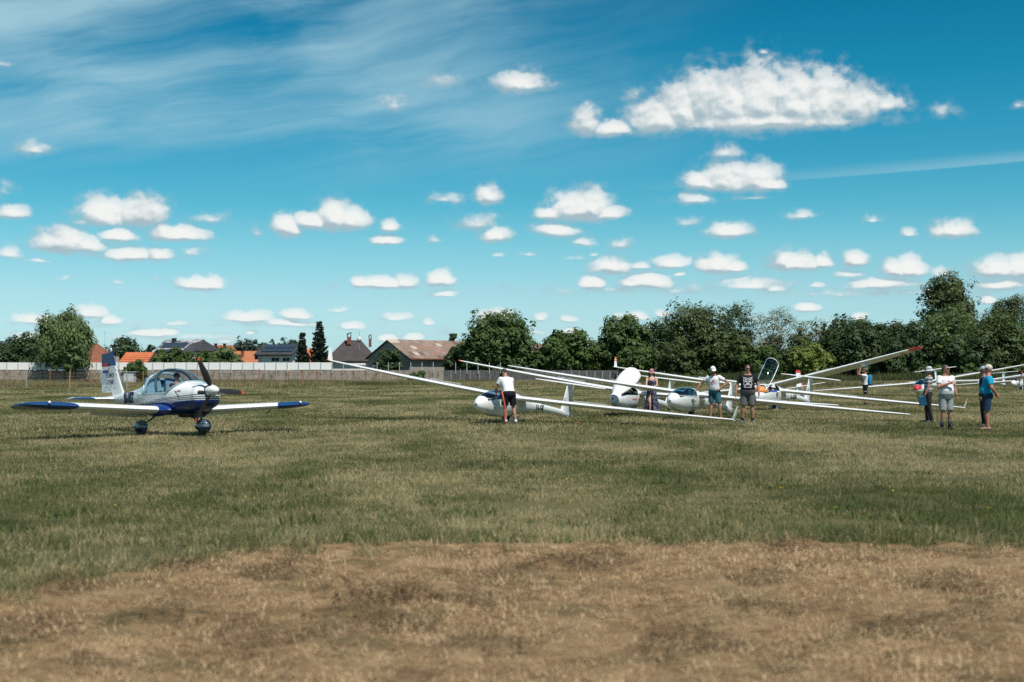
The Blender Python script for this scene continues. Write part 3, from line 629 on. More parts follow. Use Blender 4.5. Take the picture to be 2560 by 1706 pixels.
def gable_house(name, label, loc, rz, L, W, he, hr, wm, rm, over=.5, cat='house', hip0=0.0, hip1=0.0, thick=.22, back=True):
    """ridge along local x (length L), span W along local y; hip0/hip1 pull the ridge ends in"""
    t = empty(name, label, cat, loc, rz)
    g = (hr - he) / (W / 2); w = MB(); hx, hy = L / 2, W / 2; q = thick * .9
    pl = [(-hx, -hy, 0), (hx, -hy, 0), (hx, hy, 0), (-hx, hy, 0)]
    zt = he
    w.add([(x, y, z) for z in (0, zt) for x, y, _ in pl], [(0, 1, 5, 4), (1, 2, 6, 5), (2, 3, 7, 6), (3, 0, 4, 7), (4, 5, 6, 7)])
    if not hip0: w.add([(-hx, -hy, zt), (-hx, hy, zt), (-hx, 0, hr - q), (-hx + .25, -hy, zt), (-hx + .25, hy, zt), (-hx + .25, 0, hr - q)], [(0, 2, 1), (3, 4, 5), (0, 3, 5, 2), (1, 2, 5, 4)])
    if not hip1: w.add([(hx, -hy, zt), (hx, hy, zt), (hx, 0, hr - q), (hx - .25, -hy, zt), (hx - .25, hy, zt), (hx - .25, 0, hr - q)], [(0, 1, 2), (3, 5, 4), (0, 2, 5, 3), (1, 4, 5, 2)])
    w.build('wall', wm, t)
    r = MB(); ey = hy + over; ez = he - g * over; a0 = -hx - (over if not hip0 else over); a1 = hx + over
    r0 = -hx - over if not hip0 else -hx - over + hip0; r1 = hx + over if not hip1 else hx + over - hip1
    n = Vector((0, -g, 1)).normalized(); n = Vector((0, -(hr - ez), ey)).normalized()
    r.slab([(a0, -ey, ez), (a1, -ey, ez), (r1, 0, hr), (r0, 0, hr)], Vector((0, -(hr - ez), ey)).normalized(), thick)
    r.slab([(a1, ey, ez), (a0, ey, ez), (r0, 0, hr + .004), (r1, 0, hr + .004)], Vector((0, (hr - ez), ey)).normalized(), thick)
    if hip0: r.slab([(a0, ey, ez), (a0, -ey, ez), (r0, 0, hr)], Vector((-(hr - ez), 0, hip0)).normalized(), thick)
    if hip1: r.slab([(a1, -ey, ez), (a1, ey, ez), (r1, 0, hr)], Vector(((hr - ez), 0, hip1)).normalized(), thick)
    t_roof = r.build('roof', rm, t)
    return t, t_roof
def chimney(par, x, y, z0, z1, w, m, cap=True, fancy=False):
    c = MB().box((x, y, (z0 + z1) / 2), (w, w, z1 - z0)); o = c.build('chimney', m, par)
    if cap:
        k = MB()
        if fancy:
            for dx in (-1, 1): k.box((x + dx * w * .40, y, z1 + .22), (.16, w, .45))
            k.add([(x - w*.6, y - w*.6, z1 + .38), (x + w*.6, y - w*.6, z1 + .66), (x + w*.6, y + w*.6, z1 + .66), (x - w*.6, y + w*.6, z1 + .38), (x - w*.6, y - w*.6, z1 + .56), (x + w*.6, y - w*.6, z1 + .84), (x + w*.6, y + w*.6, z1 + .84), (x - w*.6, y + w*.6, z1 + .56)], [(3,2,1,0),(4,5,6,7),(0,1,5,4),(1,2,6,5),(2,3,7,6),(3,0,4,7)])
        else: k.box((x, y, z1 + .06), (w * 1.3, w * 1.3, .12))
        k.build('chimney_cap', M_DARK(), o)
    return o
def window(par, x, y, z, w, h, axis, fm, gm):
    """window on a wall facing -y ('y') or -x ('x')"""
    f = MB(); d = .06
    for (dx, dz, ww, hh) in ((0, h/2, w + .12, .08), (0, -h/2, w + .12, .08), (-w/2, 0, .08, h), (w/2, 0, .08, h), (0, 0, .06, h)):
        f.box((dx, 0, dz), (ww, .1, hh))
    o = f.build('window', fm, par); p = MB().box((0, .02, 0), (w, .03, h)).build('pane', gm, o)
    o.location = (x, y, z); o.rotation_euler = (0, 0, 0 if axis == 'y' else -math.pi / 2 if axis == 'x' else math.pi / 2); return o
def antenna(label, px, py0, py1, Y, dish=False):
    x, z0, z1 = sx(px, Y), sz(py1, Y), sz(py0, Y); t = empty('antenna', label, 'antenna', (x, Y, z0)); h = z1 - z0; m = M_GREY()
    MB().tube([(0, 0, 0), (0, 0, h)], .03, 6).build('mast', m, t)
    a = MB(); a.box((-.25, 0, h * .93), (1.3, .025, .025))
    for k in range(5): a.box((-.75 + k * .3, 0, h * .93), (.02, .6, .02))
    a.build('rods', m, t)
    if dish:
        d = MB(); d.rings([[(math.cos(q) * r, -.1 - .1 + r * r * .5, math.sin(q) * r) for q in np.linspace(0, 2*math.pi, 16, endpoint=False)] for r in (.06, .25, .42)])
        o = d.build('dish', mat('dish_white', (.7, .7, .68), .5), t, True); o.location = (0, 0, .35)
def build_houses():
    wht = mat('white_plaster', (.66, .65, .62), .85, .05, 1.0); gry = mat('grey_plaster', (.38, .38, .36), .9, .1, 1.0); glass = mat('window_glass', (.03, .04, .05), .08, .1); trim = mat('white_frame', (.7, .7, .68), .5)
    red = roof_mat('old_red_tiles', (.17, .062, .036), (.30, .105, .055)); orange = roof_mat('bright_orange_tiles', (.50, .125, .045), (.62, .19, .075)); orange2 = roof_mat('faded_orange_tiles', (.36, .12, .055), (.50, .18, .08))
    slate = roof_mat('dark_slate_roof', (.030, .032, .037), (.055, .058, .065)); brown = roof_mat('dark_brown_shingles', (.042, .035, .034), (.075, .063, .06)); brick = mat('brick_red', (.20, .075, .05), .9, .2, 8)
    bluegrey = roof_mat('blue_grey_roof', (.075, .105, .14), (.10, .135, .17)); solar = mat('solar_glass', (.04, .06, .085), .15, .15, 3, spec=.8)
    stripe, T, b = new_mat('snow_streaked_tiles'); MATS['streak'] = stripe; co = T.node('ShaderNodeTexCoord').outputs['Object']; n = T.noise(T.v('MULTIPLY', co, (.5, .5, 5)), 1.4, 4, .6)
    T.l.new(T.ramp(n, [(.46, (.06, .065, .075)), (.54, (.50, .51, .52))]), b.inputs['Base Color']); b.inputs['Roughness'].default_value = .6
    # far left: blue-grey roof
    Y = 300; gable_house('house', 'house with a plain blue grey roof at the far left edge', (sx(-25, Y), Y, 0), 0, 9, 9, 3.6, sz(853, Y), gry, bluegrey)
    Y = 330; gable_house('house', 'red tiled roof peeping between the dark trees at far left', (sx(48, Y), Y, 0), 0, 4, 8, 5.4, sz(850, Y), wht, orange2)
    # red-brown hipped roof
    Y = 275; z = lambda p: sz(p, Y); t, r = gable_house('house', 'old house with a brown red hipped tile roof behind the propeller plane tail', (sx(250, Y), Y, 0), 0, 7.2, 9, 3.2, z(859), wht, red, hip0=0, hip1=4.6)
    chimney(t, 4.0, -2.2, 3.4, z(890), .55, gry); antenna('tall thin tv antenna on the brown red roof', 262, 829, 860, Y)
    # bright orange roof
    Y = 255; z = lambda p: sz(p, Y); t, r = gable_house('shed_house', 'small grey shed with a bright orange tiled roof', (sx(350, Y), Y, 0), R(-14), 4.9, 5.4, z(907), z(881), gry, orange, over=.35, cat='shed')
    ribs = MB()
    for k in range(6):
        q = k / 6; ribs.tube([(-2.8, -2.9 * (1 - q), z(907) - .1 + (z(881) - z(907)) * q + .04), (2.8, -2.9 * (1 - q), z(907) - .1 + (z(881) - z(907)) * q + .04)], .05, 5)
    ribs.build('tile_rows', orange, r)
    # streaked roof house with solar panels
    Y = 268; z = lambda p: sz(p, Y); t, r = gable_house('house', 'white house with a streaked tile roof carrying two rows of solar panels', (sx(448, Y), Y + 4, 0), R(-30), 9.0, 8.8, z(893), z(848), wht, [stripe], over=.5)
    g = (z(848) - z(893)) / 4.4
    for row, yy in ((0, -1.55), (1, -3.3)):
        for k in range(6):
            o = MB().box((0, 0, 0), (.98, 1.5, .06)).build('solar_panel', solar, t); o.location = (-3.6 + k * 1.04 + row * -.3, yy, z(848) + yy * g + .12); o.rotation_euler = (math.atan(g), 0, 0)
    gw = MB()                                                     # dark hipped cross gable at the right end
    r2 = MB(); a = z(848) - .1; e = z(877)
    r2.slab([(3.2, -5.0, e - .6), (6.2, -3.0, e), (4.9, 0, a), (3.4, -2.2, a - 1.0)], Vector((.25, -.6, .75)).normalized(), .2)
    r2.slab([(6.2, -3.0, e), (6.6, 3.8, e - .2), (4.9, 0, a)], Vector((.8, 0, .6)).normalized(), .2); r2.build('roof', slate, t)
    gw.box((4.1, -2.0, z(900) / 2 + 1.2), (2.6, 3.0, z(885) - .2)); gw.build('wall', wht, t)
    window(t, 4.1, -3.56, z(892), 1.0, 1.0, 'y', trim, glass); window(t, 5.45, -1.8, z(890), .9, 1.1, 'r', trim, glass); window(t, -4.56, 0, z(897), 1.0, 1.2, 'x', trim, glass)
    chimney(t, -2.0, -.6, z(866), z(846), .6, M_DARK())
    # long orange roof with two chimneys, lower orange roof
    Y = 310; z = lambda p: sz(p, Y); t, r = gable_house('house', 'house with a long orange roof and two dark chimneys', (sx(556, Y), Y, 0), 0, 7.6, 8.4, 4.2, z(863), wht, orange2, hip1=2.2, hip0=.0)
    for px in (543, 565): chimney(t, sx(px, Y) - t.location.x, -1.6, z(875), z(861), .55, M_DARK())
    Y = 290; z = lambda p: sz(p, Y); t, r = gable_house('house', 'house with a faded orange roof, a small brick chimney and a bushy tree before it', (sx(622, Y), Y, 0), 0, 6.2, 8.4, 3.0, z(878), wht, orange2)
    chimney(t, sx(610, Y) - t.location.x, -1.7, z(893), z(880), .5, brick)
    # modern white house
    Y = 262; z = lambda p: sz(p, Y); t, r = gable_house('house', 'modern white house with a dark roof, solar panels and a dark balcony', (sx(698, Y), Y + 3, 0), R(-16), 6.6, 6.4, z(883), z(861), wht, slate, over=.6)
    g = (z(861) - z(883)) / 3.2
    for k in range(6):
        for row in range(2):
            o = MB().box((0, 0, 0), (.98, 1.3, .05)).build('solar_panel', solar, t); o.location = (-2.4 + k * 1.04, -.95 - row * 1.36, z(861) + (-.95 - row * 1.36) * g + .14); o.rotation_euler = (math.atan(g), 0, 0)
    bal = MB(); bal.box((-3.75, -1.2, z(892)), (.9, 3.2, 1.0)); bal.build('balcony', M_DARK(), t); MB().box((-3.33, -1.0, z(881)), (.06, 2.2, 1.7)).build('window', glass, t); MB().box((-3.33, -1.2, z(903)), (.06, 2.2, 1.0)).build('window', glass, t)
    window(t, .2, -3.22, z(899), 1.6, .7, 'y', trim, glass); window(t, 2.4, -3.22, z(899), 1.4, .7, 'y', trim, glass)
    MB().tube([(-2.6, -3.7, z(886)), (-2.6, -3.7, .2)], .06, 6).build('drainpipe', M_DARK(), t)
    Y = 300; gable_house('house', 'orange roof glimpsed between the two spruces', (sx(772, Y), Y, 0), 0, 4, 8, 3.2, sz(872, Y), wht, orange)
    # dark bungalow
    Y = 258; z = lambda p: sz(p, Y); t, r = gable_house('house', 'bungalow under a large dark brown hipped roof with two brick chimneys', (sx(880, Y), Y, 0), R(6), 8.4, 9.5, z(897), z(851), wht, brown, hip0=3.6, hip1=3.3, over=.7)
    chimney(t, sx(873, Y) - t.location.x, -1.3, z(862), z(843), .75, brick, True, True); chimney(t, sx(925, Y) - t.location.x, 0.3, z(868), z(847), .5, brick, True, True)
    MB().tube([(1.0, -.5, z(853)), (2.0, -5.3, z(907))], .04, 5).build('lightning_rod', M_GREY(), t); antenna('antenna with a white dish on the dark bungalow roof', 898, 829, 853, Y - .4, True)
    # barn: block walls and a roof of loose sheets
    Y = 236; z = lambda p: sz(p, Y)
    blk, T, b = new_mat('grey_block_wall'); co = T.node('ShaderNodeTexCoord').outputs['Object']; s = T.node('ShaderNodeSeparateXYZ'); T.l.new(co, s.inputs[0])
    br = T.node('ShaderNodeTexBrick'); T.l.new(T.xyz(T.m('ADD', s.outputs[0], s.outputs[1]), s.outputs[2], 0.0), br.inputs['Vector']); br.inputs['Scale'].default_value = 1.0
    br.inputs['Brick Width'].default_value = .5; br.inputs['Row Height'].default_value = .25; br.inputs['Mortar Size'].default_value = .018
    for i, c in enumerate(((.25, .24, .22), (.32, .305, .28), (.38, .365, .33))): br.inputs[('Color1', 'Color2', 'Mortar')[i]].default_value = (*c, 1)
    T.l.new(br.outputs[0], b.inputs['Base Color']); b.inputs['Roughness'].default_value = .95; bn = T.node('ShaderNodeBump'); bn.inputs['Strength'].default_value = .6; bn.inputs['Distance'].default_value = .02; T.l.new(br.outputs[1], bn.inputs['Height']); bn.invert = True; T.l.new(bn.outputs[0], b.inputs['Normal'])
    W, L, he, hr = 10.0, 22.0, z(893), z(850)
    loc = Vector((sx(972, Y), Y, 0))
    # ridge runs to the right and away; the gable faces left of the camera
    ang = R(48); ux = Vector((math.cos(ang), math.sin(ang), 0)); t = empty('barn', 'grey block barn with a patched rusty sheet roof beside the big round tree', 'barn', loc + ux * L / 2, ang)
    g = (hr - he) / (W / 2); hx, hy = L / 2, W / 2; w = MB()
    w.add([(-hx, -hy, 0), (hx, -hy, 0), (hx, hy, 0), (-hx, hy, 0), (-hx, -hy, he), (hx, -hy, he), (hx, hy, he), (-hx, hy, he), (-hx, 0, hr - .1), (hx, 0, hr - .1)], [(0, 1, 5, 4), (1, 2, 6, 9, 5), (2, 3, 7, 6), (3, 0, 4, 8, 7)]); wl = w.build('wall', blk, t)
    rusts = [mat('rusty_sheet', (.21, .15, .118), .8, .2, 2, bump=.4), mat('dark_rusty_sheet', (.14, .09, .07), .8, .2, 2), mat('brown_sheet', (.26, .19, .15), .8, .2, 2), mat('pale_sheet', (.44, .36, .30), .75, .12, 2), mat('reddish_sheet', (.26, .15, .11), .8, .2, 2)]
    sl = math.hypot(W / 2 + .5, (hr - he) * (W / 2 + .5) / (W / 2)); nr, nc = 6, 20; rnd = random.Random(12); cw, ch = (L + 1) / nc, sl / nr
    me0 = MB(); nn = 9
    me0.add([((i / (nn - 1) - .5) * (cw + .06), sgn * (ch / 2 + .04), (.03 if i % 2 else 0) + k * -.02) for k in (0, 1) for sgn in (-1, 1) for i in range(nn)],
            [(i, i + 1, nn + i + 1, nn + i) for i in range(nn - 1)] + [(2*nn + nn + i, 2*nn + nn + i + 1, 2*nn + i + 1, 2*nn + i) for i in range(nn - 1)])
    shm = [me0.mesh('roof_sheet') for _ in rusts]
    for a, m in zip(shm, rusts): a.materials.append(m)
    rf = MB(); rf.slab([(-hx - .45, -hy - .5, he - g * .5 - .06), (hx + .5, -hy - .5, he - g * .5 - .06), (hx + .5, 0, hr - .06), (-hx - .45, 0, hr - .06)], Vector((0, -g, 1)).normalized(), .1)
    rf.slab([(hx + .5, hy + .5, he - g * .5), (-hx - .45, hy + .5, he - g * .5), (-hx - .45, 0, hr), (hx + .5, 0, hr)], Vector((0, g, 1)).normalized(), .1); ro = rf.build('roof', M_DARK(), t)
    for c in range(nc):
        for r_ in range(nr):
            k = rnd.choices(range(5), (6, 2, 4, 1, 2))[0]
            if (c, r_) in ((0, 5), (1, 5), (3, 3), (9, 4)): k = 3
            o = bpy.data.objects.new('roof_sheet', shm[k]); COL.objects.link(o); o.parent = ro
            yy = -(W / 2 + .5) * (1 - (r_ + .5) / nr); o.location = (-hx - .5 + cw * (c + .5), yy, hr + yy * g + .035 + rnd.uniform(0, .02) + (r_ % 2) * .012); o.rotation_euler = (math.atan(g), 0, rnd.uniform(-.01, .01))
    MB().box((0, -hy - .62, he - g * .5 - .05), (L + .8, .14, .14)).build('gutter', mat('rusty_gutter', (.30, .12, .06), .7, .2), t)
    MB().tube([(-hx + .1, -hy - .55, he - .3), (-hx + .1, -hy - .12, he - .8), (-hx + .1, -hy - .1, .2)], .07, 6).build('drainpipe', mat('rusty_gutter', (.30, .12, .06)), t)
    for yy in (-1.9, 1.9): MB().box((-hx - .02, yy, he / 2 + .4), (.08, .28, he + .8)).build('pier', mat('pale_pier', (.27, .26, .24), .9, .1), t)
    MB().box((-hx - .02, 0, he - .25), (.08, W, .25)).build('ring_beam', mat('pale_pier', (.27, .26, .24), .9, .1), t); MB().box((-hx + L * .4, -hy - .03, he * .22), (L * .7, .1, he * .42)).build('sunlit_band', mat('sunlit_wall_tone', (.42, .39, .34), .9, .12, 1.5), t)  # sunlight below the eave's shadow put into a paler band of wall
    # small roofs between the trees
    Y = 275; z = lambda p: sz(p, Y); t, r = gable_house('house', 'house with a pale brown roof right behind the big round tree', (sx(1352, Y), Y, 0), R(-25), 6, 7, 3.0, z(860), wht, mat('pale_brown_roof', (.30, .22, .18), .8, .15, 2)); chimney(t, 1.5, -1, z(868), z(858), .5, brick)
    Y = 268; z = lambda p: sz(p, Y); t, r = gable_house('house', 'small white house with a pinkish red roof glimpsed between trees', (sx(1384, Y), Y, 0), R(10), 3.6, 5, z(885), z(868), wht, mat('pink_red_roof', (.42, .14, .12), .7, .1, 2), over=.3)
    # white cabinet and scrap by the wire fence
    Y = 168; z = lambda p: sz(p, Y); t = empty('metal_shed', 'small white and grey sheet metal hut beside a round bush behind the plane', 'hut', (sx(322, Y), Y, 0))
    MB().box((.15, 0, z(931) / 2), (1.15, 1.2, z(931))).build('wall', mat('hut_white', (.62, .62, .6), .6, .06), t); MB().box((-.62, .05, z(932) / 2), (.36, 1.1, z(932))).build('side_wall', mat('hut_grey', (.25, .28, .28), .6, .1), t); MB().box((0, 0, z(930)), (1.75, 1.4, .07)).build('roof', mat('hut_white', (.62, .62, .6)), t)
    Y = 175; rn = random.Random(3); t = empty('scrap_heap', 'low heap of dark rusty scrap at the foot of the wall', 'scrap', (sx(232, Y), Y, 0))
    for k in range(12):
        o = MB().box((0, 0, 0), (rn.uniform(.4, 1.3), rn.uniform(.1, .3), rn.uniform(.08, .3))).build('scrap_piece', rn.choice([M_DARK(), mat('rusty_post', (.32, .14, .06))]), t); o.location = (rn.uniform(-.8, .8), rn.uniform(-.5, .5), rn.uniform(.1, .5)); o.rotation_euler = (rn.uniform(-.5, .5), rn.uniform(-.5, .5), rn.uniform(0, 3))
build_houses()
# ------------------------------------------------------------------ trees
def leaf_cloud(r, C, rad, n, size, flat=1.0, up=0.55, centre=None, droop=0.0, long=1.0):
    """n leaf faces per clump centre C (k,3) with clump radius rad (k,)"""
    k = len(C); N = k * n; d = r.normal(0, 1, (N, 3)); d /= np.linalg.norm(d, axis=1)[:, None] + 1e-9
    rr = rad.repeat(n)[:, None] * (0.35 + 0.75 * r.random((N, 1)) ** .6); P = C.repeat(n, 0) + d * rr * np.array([1, 1, flat])
    cen = C.mean(0) if centre is None else np.array(centre)
    out = P - cen; out /= np.linalg.norm(out, axis=1)[:, None] + 1e-9
    nor = out * .75 + d * .40 + np.array([0, 0, up]) + r.normal(0, .22, (N, 3)); nor /= np.linalg.norm(nor, axis=1)[:, None]
    a = np.cross(nor, r.normal(0, 1, (N, 3))); a /= np.linalg.norm(a, axis=1)[:, None] + 1e-9
    if droop:
        a = a * (1 - droop) + np.array([0, 0, -1.0]) * droop; a -= nor * (a * nor).sum(1)[:, None] * .7; a /= np.linalg.norm(a, axis=1)[:, None] + 1e-9
    b = np.cross(nor, a); s = size * 1.15 * r.uniform(.6, 1.35, (N, 1))
    V = np.stack([P - a * s * .5 * long, P + b * s * .30, P + a * s * .5 * long, P - b * s * .30], 1)
    return V.reshape(-1, 3), np.repeat(np.clip(.5 + r.normal(0, .25, N), 0, 1), 4)
def quads(V): return np.arange(len(V)).reshape(-1, 4)
LEAF = {
 'oak': ((.024, .048, .017), (.125, .195, .056)), 'deep': ((.019, .038, .017), (.092, .142, .050)), 'willow': ((.055, .092, .038), (.19, .26, .092)),
 'olive': ((.031, .049, .018), (.130, .170, .058)), 'silver': ((.09, .10, .06), (.26, .27, .16)), 'lime': ((.070, .105, .022), (.27, .32, .07)),
 'fresh': ((.033, .064, .019), (.125, .19, .05)), 'spruce': ((.012, .026, .018), (.045, .068, .042)), 'russet': ((.07, .052, .026), (.19, .135, .06)), 'far': ((.04, .062, .052), (.085, .118, .088))}  # far: haze put into paler, bluer leaf colours
TREE_G = {}
def tree(name, label, px, Y, top, base_px, wpx, style='round', leaf='oak', seed=1, lobes=14, n=13, size=.30, clumps=26, flat=.85, low=0.12, cat='tree', group=None, shape=1.0, dens=1.0, lean=0.0):
    """a tree of width wpx (px) whose crown top shows at row top; trunk, limbs and a crown of single leaf faces"""
    r = np.random.default_rng(seed); h = sz(top, Y); w = wpx * Y / F_PX * (1.14 if style in ('round', 'bush') else 1.3 if style == 'conifer' else 1.05); X = sx(px, Y)
    t = empty(name, label, cat, (X, Y, 0), 0, group); dk, lt = LEAF[leaf]; m = leaf_mat('leaves_' + leaf, dk, lt)
    bark = mat('bark_dark' if leaf != 'silver' else 'bark_pale', (.055, .045, .035) if leaf != 'silver' else (.22, .2, .16), .9, .25, 6, bump=.6)
    z0 = h * low; hc = h - z0; V = []; A = []; centres = []
    if style == 'conifer':
        tiers = max(10, int(h / .40)); tr = MB(); tr.tube([(0, 0, 0), (0, 0, h * .6), (0, 0, h * .99)], [.16, .09, .02], 7); br = MB()
        for i in range(tiers):
            q = i / tiers; z = z0 + hc * q; rad = w / 2 * (1 - q) ** .95 * r.uniform(.80, 1.16) * r.uniform(.86, 1.12) + .1; nb = max(6, int(13 * (1 - q * .55)))
            for k in range(nb):
                a = 2 * math.pi * (k + r.random()) / nb; L = rad * r.uniform(.62, 1.15); e = r.uniform(-.48, -.04) * L; tip = np.array([math.cos(a) * L, math.sin(a) * L, e + .16 * L])
                br.tube([(0, 0, z), tuple(tip + [0, 0, z])], [.03, .008], 4, cap=False); ns = max(7, int(L * 14))
                tt = r.random(ns * 2) ** .75; P = tip * tt[:, None] + [0, 0, z] + r.normal(0, .05, (ns * 2, 3)); P[:, 2] -= .16 * L * np.sin(tt * 3.1)
                side = np.array([-math.sin(a), math.cos(a), 0]); sg = r.choice([-1, 1], ns * 2)[:, None]
                dirv = side * sg * .8 + tip / (np.linalg.norm(tip) + 1e-6) * .7 + np.array([0, 0, -.25]); dirv /= np.linalg.norm(dirv, axis=1)[:, None]
                ln = (.26 + .36 * (1 - tt))[:, None] * r.uniform(.8, 1.25, (ns * 2, 1)); wv = np.array([0, 0, .12]) + r.normal(0, .05, (ns * 2, 3))
                V.append(np.stack([P, P + dirv * ln * .5 + wv, P + dirv * ln, P + dirv * ln * .5 - wv], 1).reshape(-1, 3)); A.append(np.repeat(np.clip(r.normal(.45, .25, ns * 2), 0, 1), 4))
        tr.build('trunk', bark, t, True); br.build('branches', bark, t)
    else:
        nl = lobes; pos = []
        for i in range(nl):
            if style == 'poplar': q = (i + .5) / nl; a = i * 2.4 + r.random(); rr = w / 2 * shape * (.35 + .45 * math.sin(math.pi * min(1, q * .8 + .15))) * r.uniform(.4, 1.0); p = [math.cos(a) * rr, math.sin(a) * rr, z0 + hc * (.06 + .86 * q)]; lr = w * r.uniform(.17, .25)
            else:
                ph = math.acos(1 - (1.95 if low < .06 else 1.75) * (i + .5) / nl); a = i * 2.39996 + r.uniform(-.4, .4); k = r.uniform(.62, .86)
                if style == 'sparse': k = r.uniform(.35, .85)
                p = [math.sin(ph) * math.cos(a) * w / 2 * k, math.sin(ph) * math.sin(a) * w / 2 * k * .9, z0 + hc * .5 + math.cos(ph) * hc * .5 * k * shape]; lr = min(w, hc) * r.uniform(.18, .28)
            p[0] += lean * (p[2] - z0); pos.append((np.array(p), lr))
        if style in ('round', 'bush', 'willow'): pos.append((np.array([lean * hc * .5, 0, z0 + hc * .48]), min(w, hc) * .33))
        for p, lr in pos:
            kc = max(6, int(clumps * dens)); d = r.normal(0, 1, (kc, 3)); d /= np.linalg.norm(d, axis=1)[:, None]; d[:, 2] = np.where(d[:, 2] < -.35, -d[:, 2], d[:, 2])
            C = p + d * lr * r.uniform(.72, 1.08, (kc, 1)) * np.array([1, 1, flat]); rad = lr * r.uniform(.20, .36, kc) + .05
            if style == 'willow':
                for s_ in range(3): C2 = C - np.array([0, 0, lr * .35 * s_]); v, a_ = leaf_cloud(r, C2, rad * .8, max(4, n // 2), size, 1.5, .25, p, .72, 1.7); V.append(v); A.append(a_)
            else: v, a_ = leaf_cloud(r, C, rad, n, size, .8, .55, p); V.append(v); A.append(a_)
            # shaded leaves inside the lobe keep the crown closed
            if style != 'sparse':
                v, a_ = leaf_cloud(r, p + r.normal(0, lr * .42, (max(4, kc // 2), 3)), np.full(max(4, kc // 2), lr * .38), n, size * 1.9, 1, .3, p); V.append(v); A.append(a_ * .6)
        tr = MB(); th = z0 + hc * .35; k = .045 * (1 + h / 9); tr.tube([(0, 0, -.1), (lean * .3, 0, th * .5), (lean * .8, .05, th)], [k * 1.6, k * 1.15, k * .8], 8)
        if style == 'sparse':
            for s_ in range(3): q = pos[s_ * 3 % len(pos)][0]; tr.tube([(s_ * .4 - .4, .1, 0), (q[0] * .5, q[1] * .5, th), tuple(q)], [k * 1.1, k * .8, k * .25], 6)
        tr.build('trunk', bark, t, True); br = MB()
        for p, lr in pos:
            a = Vector((lean * .7, 0, th * r.uniform(.6, 1))); b = Vector(p); mid = a.lerp(b, .5) + Vector((0, 0, .12 * (b - a).length)); br.tube([a, mid, b], [k * .55, k * .32, k * .12], 5, cap=False)
            for s_ in range(3 if style != 'sparse' else 7):
                e = b + Vector(r.normal(0, lr * .6, 3)); e.z = max(e.z, b.z - .1) if style != 'willow' else e.z; br.tube([mid.lerp(b, r.uniform(.3, 1)), e], [k * .15, k * .05], 4, cap=False)
        br.build('branches', bark, t)
    V = np.concatenate(V); A = np.concatenate(A); V[:, 2] = np.maximum(V[:, 2], .08)
    link('crown', array_mesh('crown', V, quads(V), {'tint': A}), t, m); return t
